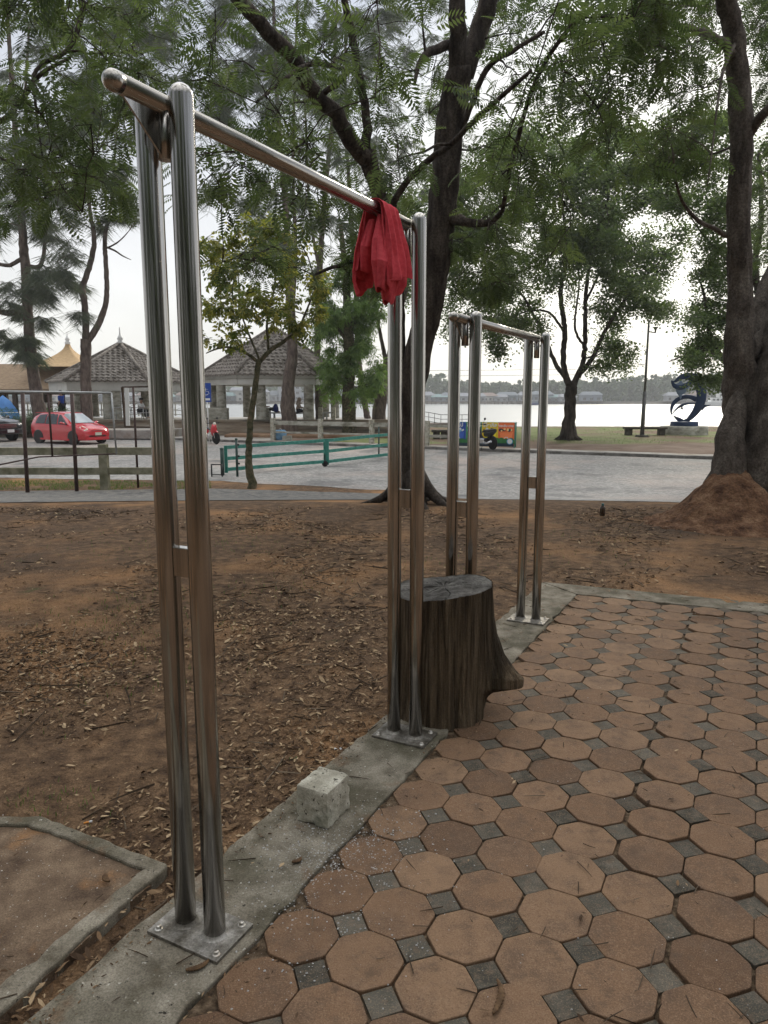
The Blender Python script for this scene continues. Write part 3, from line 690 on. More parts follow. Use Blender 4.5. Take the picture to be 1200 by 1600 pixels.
# pale grit and cement powder
def grit(Pn, s0, s1, name, mt, **k):
    n = len(Pn); a = nrng.uniform(0, 6.28, n); T = np.array([(-.5, -.4, 0), (.5, -.35, 0), (.3, .4, 0), (-.4, .3, 0), (0, 0, .45)])
    Fq = np.array([(0, 1, 4, 4), (1, 2, 4, 4), (2, 3, 4, 4), (3, 0, 4, 4)])[:, :3]
    d = np.stack([np.cos(a), np.sin(a), np.zeros(n)], 1); V = inst(T, Pn, rotm(d, np.zeros(n)), s0 + (s1 - s0) * nrng.random(n) ** 3)
    tag(np_mesh(name, V, faces(T, Fq, n), mt, rnd=np.repeat(nrng.random(n), len(T))), kind='stuff', **k)
pts = []
for (cx, cy, sx, n_) in ((560, 1330, .11, 420), (515, 1390, .12, 480), (500, 1345, .10, 420), (600, 1300, .12, 280), (540, 1450, .14, 330), (500, 1500, .16, 200), (480, 1300, .12, 260), (640, 1390, .12, 120)):
    g0 = G(cx, cy)
    for _ in range(n_):
        x, y = rng.gauss(g0.x, sx), rng.gauss(g0.y, sx * .8); wv, uv = toF(x, y)
        pts.append((x, y, .0105 if wv < .17 else .0065))
grit(np.array(pts), .0015, .008, 'cement_crumbs', m_plaster, label='white cement crumbs spilled where strip meets paving', cat='cement dust')
grit(scatter(900, -2.5, 5, 1.1, 6, None, lambda x, y: not on_dirt(x, y), lambda x, y: .010), .0015, .006, 'grit', m_plaster, label='pale grit specks over paving and strip', cat='grit')
# green sprigs
GT = np.array([(-.05, 0, 0), (.05, 0, 0), (.035, .12, .6), (-.035, .12, .6), (.0, .42, 1.0), (.0, .40, .99)]); GF = np.array([(0, 1, 2, 3), (3, 2, 4, 5)])
def blades(Pn, s0, s1, name, **k):
    n = len(Pn); a = nrng.uniform(0, 6.28, n); c, s_ = np.cos(a), np.sin(a); z = np.zeros(n); o1 = np.ones(n)
    Rm = np.stack([np.stack([c, -s_, z], 1), np.stack([s_, c, z], 1), np.stack([z, z, o1], 1)], 1)
    V = inst(GT, Pn, Rm, s0 + (s1 - s0) * nrng.random(n)); tag(np_mesh(name, V, faces(GT, GF, n), m_grass, rnd=np.repeat(nrng.random(n), len(GT))), kind='stuff', **k)
gp = []
for (cx, cy, rx, ry, n_) in ((230, 985, .35, .3, 260), (240, 1060, .3, .25, 160), (370, 850, .4, .5, 260), (180, 850, .5, .5, 200), (60, 1255, .12, .08, 120), (230, 940, .4, .3, 200), (690, 880, .3, .3, 120), (930, 835, .5, .4, 160), (400, 920, .4, .3, 140), (150, 1300, .1, .08, 0), (900, 870, .4, .3, 80), (120, 960, .4, .3, 120)):
    g0 = G(cx, cy)
    for _ in range(n_):
        x, y = rng.gauss(g0.x, rx), rng.gauss(g0.y, ry)
        if on_dirt(x, y) and y < 11: gp.append((x, y, gz(y) - .024 + relief(x, y)))
blades(np.array(gp), .015, .05, 'grass_sprigs', label='sparse green sprigs in the leaf litter', cat='grass')
gp = []
for _ in range(9000):
    px = rng.uniform(-60, 330); q = G(px, rng.uniform(751, 766)); 
    if noise.noise((q.x * .9, q.y * 1.2, 5)) > -.12: gp.append((q.x, q.y, q.z - .024))
blades(np.array(gp), .04, .10, 'verge_grass', label='green grass under the concrete rail fence', cat='grass')
gp = []
for _ in range(14000):
    x = rng.uniform(-2.5, 26); y = rng.uniform(33.5, 51)
    if y > lawn_edge(x) + .2 and noise.noise((x * .3, y * .3, 8)) + .3 * noise.noise((x, y, 1)) > -.15: gp.append((x, y, PLAT))
blades(np.array(gp), .04, .11, 'lawn_grass', label='short grass tufts on the far lawn', cat='grass')
gp = scatter(26, -3, 3, 1.2, 5)
for i, (px, py, c_, l_) in enumerate(((528, 1168, m_whitec, 'scrap of white paper on the dirt by the steel bar base'), (458, 1181, m_lf_bright, 'tiny green wrapper scrap on the dirt'))):
    g0 = G(px, py); o = MB().grid(lambda u, v: ((u - .5) * .035, (v - .5) * .022 + .004 * math.sin(6 * u), .008 + .006 * math.sin(5 * u + 3 * v)), 6, 5).build('litter_scrap', c_)
    o.location = (g0.x, g0.y, relief(g0.x, g0.y) - .02); tag(o, l_, 'litter'); o.modifiers.new('t', 'SOLIDIFY').thickness = .001
g0 = G(130, 1277); cg = thing('cigarette_butt', (g0.x, g0.y, relief(g0.x, g0.y) - .01), 'orange and white cigarette butt in the leaf litter', 'cigarette butt', rz=.4)
MB().tube([(0, 0, .004), (.02, 0, .005)], .004, 10).build('filter', mat('orange paper', (.6, .25, .06), rough=.8), cg); MB().tube([(.02, 0, .005), (.032, 0, .005)], .004, 10).build('paper', m_whitec, cg)
# seed pods on paving / strip
def pod(px, py, ang, ln, label):
    g0 = G(px, py); wv, _ = toF(g0.x, g0.y)
    t_ = thing('seed_pod', (g0.x, g0.y, .017), label, 'seed pod', 'fallen seed pods', ang)
    def fn(u, v):
        x = (v - .5) * ln; wd = .009 * (math.sin(math.pi * min(1, max(0, v))) ** .35 + .05) * (1 + .16 * math.sin(v * 60)); a = u * 2 * math.pi
        return (x, (.5 * (v - .5) ** 2 + .3 * (v - .5) ** 3) * ln + wd * math.cos(a), .004 * math.sin(a) + .002)
    MB().grid(fn, 10, 50, closeu=True).build('pod_shell', m_twig_p, t_)
m_twig_p = mat('pod brown', (.06, .035, .02), (.14, .085, .045), scale=60, rough=.8)
pod(782, 1568, 1.25, .12, 'dark curved seed pod on the paving in front'); pod(310, 1520, .5, .07, 'brown seed pod below the bolted steel base plate')
pod(165, 1380, -1, .05, 'curled seed pod on the brown slab'); pod(465, 1352, .6, .04, 'small orange-brown pod on the concrete strip')
g0 = G(1105, 968); o = MB().tube([(g0.x - .10, g0.y + .03, .03), (g0.x, g0.y, .036), (g0.x + .11, g0.y - .03, .028)], [.006, .011, .007], 8, flat=.6, jit=.2, rng=rng).build('wood_sliver', m_twig_p)
tag(o, 'flat sliver of wood lying on the far paving edge', 'wood')

# ================================================================== TREES
def leaf_T(kind):
    if kind == 'pinnate':
        v = []; f = []
        for k in range(8):
            x = .16 + .78 * k / 7
            for sg in (-1, 1):
                b = len(v); ln = .30 * math.sin(math.pi * (.22 + .68 * k / 7)) + .05; ux, uy = .45, .89 * sg; dz = -.28 * x * x
                v += [(x, 0, dz), (x + ux * ln * .5 - .040 * .9, uy * ln * .5 + .02 * sg, dz - .02), (x + ux * ln, uy * ln, dz - .07), (x + ux * ln * .5 + .040, uy * ln * .5 - .02 * sg, dz - .02)]
                f.append((b, b + 1, b + 2, b + 3))
        return np.array(v), np.array(f)
    if kind == 'needles':
        r = random.Random(3); v = []; f = []
        for k in range(9):
            b = len(v); dx, dy = r.gauss(0, .62), r.gauss(0, .62); x0, y0 = r.gauss(0, .06), r.gauss(0, .06)
            w_ = .011; z1 = -r.uniform(.5, 1)
            v += [(x0 - w_, y0, 0), (x0 + w_, y0 + w_, 0), (x0 + dx * .6 + w_, y0 + dy * .6, z1 * .55), (x0 + dx, y0 + dy, z1)]
            f.append((b, b + 1, b + 2, b + 3))
        return np.array(v), np.array(f)
    if kind == 'spray':                       # loose cluster of small leaflets
        r = random.Random(5); v = []; f = []
        for k in range(9):
            b = len(v); c = np.array([r.uniform(0, 1), r.gauss(0, .28), r.gauss(-.1, .16)])
            d = np.array([r.gauss(0, 1), r.gauss(0, 1), r.gauss(0, .5)]); d /= np.linalg.norm(d); q = np.cross(d, [0.1, .2, 1]); q /= np.linalg.norm(q)
            l_, w_ = .24, .085
            v += [c, c + d * l_ * .5 + q * w_, c + d * l_, c + d * l_ * .5 - q * w_]; f.append((b, b + 1, b + 2, b + 3))
        return np.array(v), np.array(f)
    if kind == 'broad':
        r = random.Random(8); v = []; f = []
        for k in range(5):
            b = len(v); x = .1 + .2 * k; sg = 1 if k % 2 else -1
            d = np.array([.4, sg * .7, -.5 - .3 * r.random()]); d /= np.linalg.norm(d); q = np.cross(d, [0, r.gauss(0, .3), 1]); q /= np.linalg.norm(q)
            c = np.array([x, 0, 0]); l_ = .52; w_ = .15
            v += [c, c + d * l_ * .4 + q * w_ + [0, 0, .02], c + d * l_, c + d * l_ * .4 - q * w_ + [0, 0, .02]]; f.append((b, b + 1, b + 2, b + 3))
        return np.array(v), np.array(f)
    if kind == 'long':
        r = random.Random(9); v = []; f = []
        for k in range(7):
            b = len(v); a = r.uniform(-1.2, 1.2); d = np.array([math.cos(a), math.sin(a), -.45 - .5 * r.random()]); d /= np.linalg.norm(d)
            q = np.cross(d, [0, 0, 1]); q /= np.linalg.norm(q); c = np.array([.1 * k, 0, 0]); l_ = .6; w_ = .05
            v += [c, c + d * l_ * .4 + q * w_, c + d * l_, c + d * l_ * .4 - q * w_]; f.append((b, b + 1, b + 2, b + 3))
        return np.array(v), np.array(f)
class Tree:
    def __init__(s, name, base, label, cat, bark, leafm, kind, group=None, seed=1, size=(.22, .36), crown='crown'):
        s.t = thing(name, tuple(base), label, cat, group); s.base = Vector(base); s.bark = bark; s.leafm = leafm; s.kind = kind
        s.r = random.Random(seed); s.nr = np.random.default_rng(seed); s.trunk = MB(); s.br = MB(); s.nodes = []; s.lp = []; s.ld = []; s.size = size; s.crown = crown
    def smooth(s, pts, rad, wob=.0):
        """Catmull-Rom resampling of a hand-set limb"""
        pts = [Vector(p) for p in pts]; out = []; ro = []
        for i in range(len(pts) - 1):
            p0 = pts[max(i - 1, 0)]; p1 = pts[i]; p2 = pts[i + 1]; p3 = pts[min(i + 2, len(pts) - 1)]
            n = max(3, min(60, int((p2 - p1).length / (.05 if (s is not None and s.base.y < 14 and rad[0] > .2) else max(.12, rad[i] * 1.0)))))
            for k in range(n):
                t = k / n
                q = .5 * ((2 * p1) + (p2 - p0) * t + (2 * p0 - 5 * p1 + 4 * p2 - p3) * t * t + (3 * p1 - p0 - 3 * p2 + p3) * t ** 3)
                rr = rad[i] + (rad[i + 1] - rad[i]) * t
                if wob: q += Vector([wob * rr * noise.noise(q * (.35 / max(rr, .05)) + Vector((j * 9, 0, 0))) for j in range(3)])
                out.append(q); ro.append(rr)
        out.append(pts[-1]); ro.append(rad[-1]); return out, ro
    def limb(s, pts, rad, n=12, wob=.5, big=True, jit=.10):
        if big and rad[0] > .2 and s.base.y < 14: wob = .10
        p, r = s.smooth(pts, rad, wob)
        mb_ = s.trunk if big else s.br; v0 = len(mb_.v)
        fine_ = big and rad[0] > .2 and s.base.y < 14
        if fine_: n = n * 3
        mb_.tube(p, r, n, jit=0 if fine_ else jit, rng=s.r)
        if fine_:
            for i in range(len(p)):
                for k in range(n):
                    v_ = mb_.v[v0 + i * n + k]; d_ = v_ - p[i]
                    h_ = .028 * noise.noise(Vector((v_.x * 3, v_.y * 3, v_.z * 1.1))) + .026 * (abs(noise.noise(Vector((v_.x * 9, v_.y * 9, v_.z * 2.2)))) * 2 - .6) + .016 * noise.noise(Vector((v_.x * 26, v_.y * 26, v_.z * 6)))
                    mb_.v[v0 + i * n + k] = v_ + d_.normalized() * h_ * min(1, r[i] * 4)
        for a, b in zip(p, r): s.nodes.append((a, b))
        return p
    def nearest(s, C):
        best = None; bd = 1e9
        for a, b in s.nodes:
            d = (a - C).length + max(0, a.z - C.z) * .7 + (.0 if b < .15 else 0)
            if d < bd: bd = d; best = (a, b)
        return best
    def clump(s, C, r, ntw=10, per=5, flat=.75, droop=0.0, twl=1.0):
        C = Vector(C); a, ar = s.nearest(C); rg = s.r
        d = C - a; L_ = d.length
        if L_ > .15:
            perp = d.orthogonal().normalized() * rg.gauss(0, .10) * L_
            mid = a + d * .5 + Vector((perp.x, perp.y, abs(perp.z) + .06 * L_))
            m = max(4, min(10, int(L_ / .3))); r0 = min(ar * .6, .010 + .016 * L_); r0 = max(r0, .006)
            pts = []; rs = []
            for k in range(m + 1):
                t = k / m; q = a * (1 - t) ** 2 + mid * 2 * t * (1 - t) + C * t * t
                if 0 < k: q = q + Vector((rg.gauss(0, .02), rg.gauss(0, .02), rg.gauss(0, .02))) * min(1.5, L_ ** .5)
                pts.append(q); rs.append(r0 * (1 - t) + .006 * t)
            s.br.tube(pts, rs, 5, caps=False)
            for q, b in list(zip(pts, rs))[1:]: s.nodes.append((q, b))
        else: pts = [a, C]
        for _ in range(ntw):
            st_ = pts[rg.randrange(len(pts) // 2, len(pts))]
            u = Vector((rg.gauss(0, 1), rg.gauss(0, 1), rg.gauss(0, flat))); u = u.normalized() * r * rg.random() ** .4
            e = C + u; e.z -= droop * r * rg.random()
            k = 4; tp = [st_.lerp(e, i / k) + Vector((rg.gauss(0, .03), rg.gauss(0, .03), rg.gauss(0, .03) + .10 * r * math.sin(math.pi * i / k))) * r * .8 for i in range(k)] + [e]
            s.br.tube(tp, [.0045, .004, .0033, .0025, .0015] if r < 1.2 else [.014, .011, .009, .006, .004], 3, caps=False)
            dd = (e - st_); 
            if dd.length < 1e-3: continue
            for j in range(per):
                t = (.25 + .75 * (j + rg.random()) / per) * k; i = min(k - 1, int(t)); q = tp[i].lerp(tp[i + 1], min(1, t - i))
                v = dd.normalized() * .5 + Vector((rg.gauss(0, .6), rg.gauss(0, .6), rg.gauss(-.15, .35)))
                s.lp.append(q); s.ld.append(v)
    def finish(s, down=False):
        b = s.base; n = len(s.lp)
        k0 = len(s.trunk.v); s.trunk.v += s.br.v; s.trunk.f += [[i + k0 for i in q] for q in s.br.f]; s.trunk.sm += s.br.sm
        s.trunk.build('trunk', s.bark, s.t, origin=b)
        if not n: return s.t
        T, Fq = leaf_T(s.kind); Pn = np.array([tuple(p) for p in s.lp]) - np.array(tuple(b)); D = np.array([tuple(p) for p in s.ld])
        if s.kind == 'needles':
            a = s.nr.uniform(0, 6.28, n); c_, s_ = np.cos(a), np.sin(a); z = np.zeros(n); o1 = np.ones(n)
            Rm = np.stack([np.stack([c_, -s_, z], 1), np.stack([s_, c_, z], 1), np.stack([D[:, 0] * .3, D[:, 1] * .3, o1], 1)], 1)
        else: Rm = rotm(D, s.nr.normal(0, .45, n))
        sc = s.nr.uniform(s.size[0], s.size[1], n); V_ = inst(T, Pn, Rm, sc)
        rn = np.repeat(np.clip(s.nr.normal(.45, .28, n), 0, 1), len(T))
        np_mesh(s.crown, V_, faces(T, Fq, n), s.leafm, s.t, rnd=rn)
        return s.t
    def scatter(s, n, x0, x1, y0, y1, D0, D1, r0, r1, gaps=(), cond=None, **k):
        cs = []; tries = 0
        while len(cs) < n and tries < n * 30:
            tries += 1
            px, py = s.r.uniform(x0, x1), s.r.uniform(y0, y1)
            if any(math.hypot(px - g[0], py - g[1]) < g[2] for g in gaps): continue
            if cond and not cond(px, py): continue
            dd_ = s.r.uniform(D0, D1)
            for ln_, rad_, back in AVOID:
                xx = float(np.interp(py, [q[1] for q in ln_], [q[0] for q in ln_]))
                if abs(px - xx) < rad_ and ln_[0][1] < py < ln_[-1][1] and dd_ < back: dd_ = back + s.r.uniform(.6, 2.5)
            cs.append(P(px, py, dd_))
        ref = [a for a, b in s.nodes]
        cs.sort(key=lambda c: min((a - c).length for a in ref))
        for c in cs: s.clump(c, s.r.uniform(r0, r1), **k)
def roots(tr, base, rad, n, ln, z=0.0, seed=3, thick=.35):
    r = random.Random(seed)
    for k in range(n):
        a = 2 * math.pi * k / n + r.uniform(-.3, .3); l_ = ln * r.uniform(.6, 1.25); pts = []; rs = []
        for i in range(7):
            t = i / 6; ang = a + .35 * math.sin(3 * t + k)
            h = rad * 1.6 * (1 - t) ** 3 + .02 - .05 * t
            pts.append(Vector((base.x + math.cos(ang) * (rad * .45 + l_ * t), base.y + math.sin(ang) * (rad * .45 + l_ * t), z + h))); rs.append(rad * thick * (1 - t) + .012)
        tr.trunk.tube(pts, rs, 9, jit=.15, rng=r)
AVOID = [([(740, -60), (716, 110), (702, 210), (692, 330), (680, 450), (663, 560)], 62, 11.4), ([(778, -60), (750, 50), (716, 130)], 45, 11.4), ([(1125, -60), (1153, 110), (1158, 200), (1155, 500)], 48, 10.6), ([(340, -60), (400, 30), (470, 110), (560, 220), (600, 330)], 34, 11.2)]
GAPS = [(600, 30, 16), (655, 190, 18), (500, 60, 18), (180, 60, 16), (90, 190, 18), (330, 90, 22), (420, 230, 20), (905, 250, 22), (940, 60, 18), (20, 60, 18), (1005, 160, 42), (985, 215, 40), (290, 55, 34), (235, 470, 75), (215, 400, 45), (1065, 445, 46), (1045, 520, 60), (640, 60, 18), (180, 470, 45)]

# --- big central tree: two stems from one flare
b0 = G(640, 787); DB = b0.y
T1 = Tree('shade_tree', b0, 'big dark twin stemmed tree with spreading roots at the road edge, behind the front bars', 'tree', m_bark_d, m_lf_near, 'pinnate', seed=11, size=(.20, .34))
T1.limb([b0 + Vector((-.02, 0, -.15)), P(633, 730, DB), P(638, 650, DB), P(652, 560, DB), P(677, 450, DB), P(692, 330, DB), P(702, 210, DB - .1), P(716, 110, DB - .3)], [.34, .215, .20, .195, .20, .215, .205, .19], 18)
T1.limb([P(714, 125, DB - .3), P(716, 50, DB - .5), P(712, -60, DB - .7), P(720, -200, DB - 1)], [.13, .12, .10, .07], 12)
T1.limb([P(722, 120, DB - .3), P(748, 50, DB - .2), P(778, -30, DB - .2), P(800, -150, DB)], [.16, .14, .13, .09], 12)
T1.limb([P(700, 345, DB), P(712, 340, DB - .15), P(728, 347, DB - .3), P(757, 349, DB - .6), P(775, 341, DB - .8), P(786, 327, DB - 1.0)], [.10, .10, .065, .05, .04, .03], 10)
T1.limb([b0 + Vector((-.14, .05, -.1)), P(624, 720, DB + .1), P(625, 620, DB + .1), P(626, 540, DB + .1), P(622, 450, DB), P(606, 360, DB - .2), P(588, 290, DB - .4), P(572, 235, DB - .6)], [.22, .075, .072, .075, .085, .10, .115, .13], 14)
T1.limb([P(576, 250, DB - .6), P(545, 215, DB - .9), P(525, 180, DB - 1.1), P(490, 145, DB - 1.4), P(468, 105, DB - 1.6), P(430, 60, DB - 1.9), P(392, 20, DB - 2.2), P(360, -20, DB - 2.5), P(320, -90, DB - 2.9)], [.12, .115, .10, .10, .095, .09, .085, .08, .05], 12)
T1.limb([P(572, 240, DB - .6), P(573, 180, DB - .7), P(562, 120, DB - .9), P(551, 60, DB - 1), P(536, -10, DB - 1.2), P(520, -120, DB - 1.4)], [.075, .06, .055, .05, .045, .03], 9, big=False)
T1.limb([P(626, 400, DB - .1), P(612, 330, DB - .3), P(640, 280, DB - .5), P(672, 248, DB - .7), P(705, 225, DB - 1.2), P(740, 190, DB - 1.6), P(785, 150, DB - 2), P(830, 110, DB - 2.5)], [.06, .05, .045, .045, .04, .035, .03, .02], 8, big=False)
T1.limb([P(702, 70, DB - .3), P(672, 80, DB - .6), P(655, 100, DB - .8), P(648, 130, DB - 1)], [.07, .06, .035, .02], 8, big=False)
T1.limb([P(720, 205, DB - .2), P(760, 110, DB - .8), P(800, 80, DB - 1.4), P(850, 50, DB - 2)], [.05, .04, .03, .02], 8, big=False)
T1.limb([P(500, 150, DB - 1.3), P(540, 115, DB - 1.5), P(505, 100, DB - 1.8), P(470, 105, DB - 2), P(440, 128, DB - 2.3), P(400, 160, DB - 2.6)], [.04, .035, .03, .028, .022, .015], 6, big=False)
T1.limb([P(600, 380, DB), P(560, 408, DB + .3), P(520, 418, DB + .5), P(490, 430, DB + .8)], [.045, .04, .03, .02], 7, big=False)
T1.limb([P(785, 330, DB - 1), P(800, 250, DB - 2), P(840, 120, DB - 3), P(900, 30, DB - 4)], [.03, .03, .025, .02], 7, big=False)
roots(T1, b0, .30, 8, .8, z=-.04)
T1.scatter(44, 290, 690, -30, 330, 6.2, 11.5, .40, .75, GAPS, ntw=7, per=3)
T1.scatter(22, 330, 680, 240, 430, 8, 13, .35, .6, GAPS, ntw=6, per=3, cond=lambda x, y: y < 300 or abs(x - 520) > 60)
T1.scatter(42, 690, 1000, -40, 250, 6, 11.5, .40, .75, GAPS, ntw=7, per=3)
T1.scatter(20, 690, 900, 240, 420, 8, 11.5, .3, .5, GAPS, ntw=6, per=3, droop=.8)
T1.scatter(26, 540, 800, 300, 470, 11, 12.5, .3, .5, GAPS, ntw=7, per=4, cond=lambda x, y: x > 700 or x < 600)
for _ in range(62):                      # unseen canopy added above the frame to shade the ground and paving
    T1.clump(Vector((T1.r.uniform(-6, 6), T1.r.uniform(-4, 7), T1.r.uniform(6.2, 8.5))), T1.r.uniform(.7, 1.1), ntw=8, per=7)
T1.finish()

# --- huge right tree
b1 = G(1215, 806); DA = b1.y
T2 = Tree('giant_tree', b1, 'huge old tree at the right edge with fused buttress trunk and one tall straight stem', 'tree', m_bark_g, m_lf_near, 'pinnate', seed=23, size=(.20, .34))
T2.limb([b1 + Vector((-.25, 0, -.3)), P(1182, 740, DA), P(1162, 660, DA - .05), P(1157, 560, DA - .1), P(1156, 450, DA - .1), P(1155, 330, DA - .15), P(1158, 200, DA - .2), P(1153, 110, DA - .3), P(1140, 20, DA - .5), P(1110, -80, DA - .8), P(1080, -200, DA - 1)], [.70, .47, .26, .21, .155, .14, .135, .13, .12, .11, .08], 26, wob=.45)
T2.limb([b1 + Vector((-.05, -.35, -.3)), P(1215, 740, DA - .35), P(1225, 650, DA - .3), P(1232, 560, DA - .2), P(1260, 440, DA), P(1330, 280, DA + .2)], [.66, .56, .44, .40, .34, .26], 26, wob=.5)
T2.limb([b1 + Vector((.5, .1, -.3)), P(1262, 740, DA + .1), P(1262, 640, DA + .1), P(1300, 500, DA + .2)], [.7, .55, .42, .35], 22, wob=.5)
T2.limb([P(1190, 690, DA + .2), P(1178, 610, DA + .4), P(1176, 540, DA + .5), P(1190, 470, DA + .8), P(1214, 410, DA + 1)], [.34, .20, .14, .12, .10], 14)
T2.limb([P(1172, 620, DA - .25), P(1170, 560, DA - .2), P(1180, 545, DA - .1), P(1196, 525, DA), P(1230, 505, DA)], [.03, .08, .10, .10, .09], 12)
T2.limb([P(1160, 590, DA - .15), P(1150, 640, DA - .25), P(1140, 690, DA - .35), P(1136, 740, DA - .42), P(1128, 800, DA - .45), P(1122, 830, DA - .5)], [.06, .13, .19, .22, .26, .28], 18, wob=.3)
T2.limb([P(1158, 380, DA), P(1120, 360, DA - .2), P(1085, 340, DA - .5), P(1060, 300, DA - .8), P(1050, 230, DA - 1)], [.035, .03, .025, .018, .01], 6, big=False)
T2.limb([P(1150, 90, DA - .3), P(1120, 60, DA - .8), P(1060, 40, DA - 1.4), P(990, 20, DA - 2)], [.07, .05, .035, .02], 7, big=False)
T2.limb([P(1152, 60, DA - .3), P(1130, 110, DA - 1), P(1120, 170, DA - 1.3), P(1112, 240, DA - 1.5), P(1105, 290, DA - 1.6)], [.03, .02, .014, .01, .006], 5, big=False)
T2.limb([P(1160, 230, DA), P(1200, 170, DA - .5), P(1260, 120, DA - 1)], [.07, .06, .04], 7, big=False)
T2.scatter(30, 985, 1130, -30, 100, 7, 12, .35, .6, GAPS, ntw=7, per=3)
T2.scatter(20, 1020, 1110, 100, 260, 7.5, 12, .25, .45, GAPS, ntw=6, per=3, cond=lambda x, y: x > 1060 or y > 180)
T2.scatter(44, 1175, 1290, -20, 420, 10.8, 14, .35, .6, [], ntw=7, per=3)
for _ in range(30): T2.clump(Vector((T2.r.uniform(3, 9), T2.r.uniform(0, 7), T2.r.uniform(6.5, 8.5))), .9, ntw=8, per=7)  # unseen clumps extend this crown overhead, added for shade below
T2.finish()
# reddish soil heaped against its foot
cx, cy = P(1140, 800, DA).x, DA - .55
def mound(u, v):
    a = u * 2 * math.pi; rr = v; x = cx - .12 + rr * math.cos(a) * (1.30 if math.cos(a) < 0 else .75); y = cy + rr * math.sin(a) * 1.0
    h = .95 * (1 - rr) ** 1.5 * (1 + .3 * noise.noise((x * 2, y * 2, 3))) + .05 * noise.noise((x * 4, y * 4, 0)) * (1 - rr) + .03 * noise.noise((x * 9, y * 9, 0)) + .016 * noise.noise((x * 23, y * 23, 0))
    return (x + .03 * noise.noise((x * 7, y * 7, 5)), y, h - .07 * (1 if v > .98 else 0) - .02)
tag(MB().grid(mound, 240, 110, closeu=True).build('soil_mound', m_mound), kind='structure')

# --- tree outside the left edge whose limbs hang into the frame
b2 = Vector((-7.4, 9.6, -.02))
T3 = Tree('overhanging_tree', b2, 'dark tree standing off the left edge with feathery limbs hanging in at top left', 'tree', m_bark_d, m_lf_near, 'pinnate', seed=31, size=(.20, .32))
T3.limb([b2 + Vector((0, 0, -.2)), b2 + Vector((.1, 0, 2)), b2 + Vector((.3, -.1, 4)), b2 + Vector((.6, -.2, 6))], [.3, .22, .2, .14], 14)
T3.limb([b2 + Vector((.4, -.1, 5)), P(-20, -60, 8.6), P(60, -70, 8.2), P(125, -10, 8), P(125, 35, 7.8), P(105, 80, 7.8), P(75, 95, 7.7), P(52, 118, 7.6), P(56, 160, 7.6), P(62, 215, 7.6), P(70, 265, 7.5)], [.10, .06, .045, .034, .028, .022, .02, .018, .014, .01, .005], 6, big=False)
T3.limb([b2 + Vector((.2, -.1, 3.5)), P(-60, 130, 9), P(0, 190, 9), P(60, 120, 8.8), P(110, 90, 8.4)], [.09, .06, .035, .025, .012], 6, big=False)
T3.scatter(22, -50, 260, -40, 170, 6, 10.5, .38, .68, GAPS, ntw=7, per=3)
T3.scatter(17, -40, 150, 130, 330, 6.5, 11, .3, .55, GAPS, ntw=6, per=3)
T3.scatter(16, 110, 210, 150, 320, 7, 11, .25, .45, GAPS, ntw=6, per=3)
for _ in range(24): T3.clump(Vector((T3.r.uniform(-9, -4), T3.r.uniform(0, 7), T3.r.uniform(6, 8))), .9, ntw=8, per=7)
T3.finish()

# --- slim young tree with yellowing leaves
b3 = G(395, 763); D3 = b3.y
T4 = Tree('young_tree', b3, 'slim young tree with big yellowing leaves in front of the green gate', 'tree', m_bark_m, m_lf_yel, 'broad', seed=5, size=(.17, .27))
T4.limb([b3 + Vector((0, 0, -.1)), P(389, 715, D3), P(391, 660, D3), P(400, 600, D3), P(404, 562, D3)], [.125, .085, .075, .07, .066], 12)
T4.limb([P(404, 566, D3), P(385, 552, D3 - .1), P(362, 543, D3 - .2), P(340, 545, D3 - .3), P(322, 552, D3 - .5)], [.045, .035, .028, .022, .012], 8)
T4.limb([P(404, 566, D3), P(425, 545, D3), P(448, 530, D3 + .1), P(466, 515, D3 + .2), P(485, 470, D3 + .3)], [.06, .052, .045, .035, .02], 8)
T4.limb([P(405, 562, D3), P(392, 530, D3 + .2), P(378, 490, D3 + .3), P(372, 430, D3 + .4)], [.03, .026, .02, .012], 7)
T4.limb([P(420, 548, D3), P(418, 500, D3 - .2), P(430, 440, D3 - .3), P(432, 370, D3 - .3)], [.035, .03, .022, .012], 7)
T4.scatter(44, 312, 500, 350, 520, D3 - 1.3, D3 + 1.3, .28, .46, [(330, 520, 24)], ntw=6, per=5, cond=lambda x, y: ((x - 405) / 105) ** 2 + ((y - 440) / 100) ** 2 < 1.1)
T4.scatter(12, 305, 380, 480, 560, D3 - .8, D3 + .5, .15, .25, [], ntw=4, per=3)
T4.scatter(8, 440, 500, 440, 530, D3 - .5, D3 + .8, .2, .3, [], ntw=5, per=4)
T4.finish()

# --- unseen trees added behind the viewer to darken reflections in the polished steel
for i_, (x_, y_, h_) in enumerate(((-9, -7, 8), (-4.5, -9, 9), (0.5, -8, 8), (5.5, -9.5, 9), (10, -6.5, 8), (13, -1, 8), (-13, -2, 9))):
    b_ = Vector((x_, y_, -.02)); Tb = Tree('reflection_tree', b_, ('unseen leafy tree added behind the viewer at far left', 'unseen leafy tree added behind the viewer, left of the middle', 'unseen leafy tree added straight behind the viewer', 'unseen leafy tree added behind the viewer, right of the middle', 'unseen leafy tree added behind the viewer at far right', 'unseen leafy tree added beyond the right side of the paving', 'unseen leafy tree added beyond the left side of the dirt')[i_], 'tree', m_bark_d, m_lf_near, 'spray', 'unseen trees added for the steel reflections', 300 + i_, (.7, 1.2))
    Tb.limb([b_ + Vector((0, 0, -.2)), b_ + Vector((.1, 0, 1.5)), b_ + Vector((-.1, .1, 3.2)), b_ + Vector((.1, 0, h_ * .8))], [.26, .18, .16, .06], 10)
    for _ in range(46):
        a_ = Tb.r.uniform(0, 6.28); u_ = Tb.r.random() ** .5 * 2.6; Tb.clump(b_ + Vector((math.cos(a_) * u_, math.sin(a_) * u_, Tb.r.uniform(1.3, h_))), 1.1, ntw=6, per=5)
    Tb.finish()

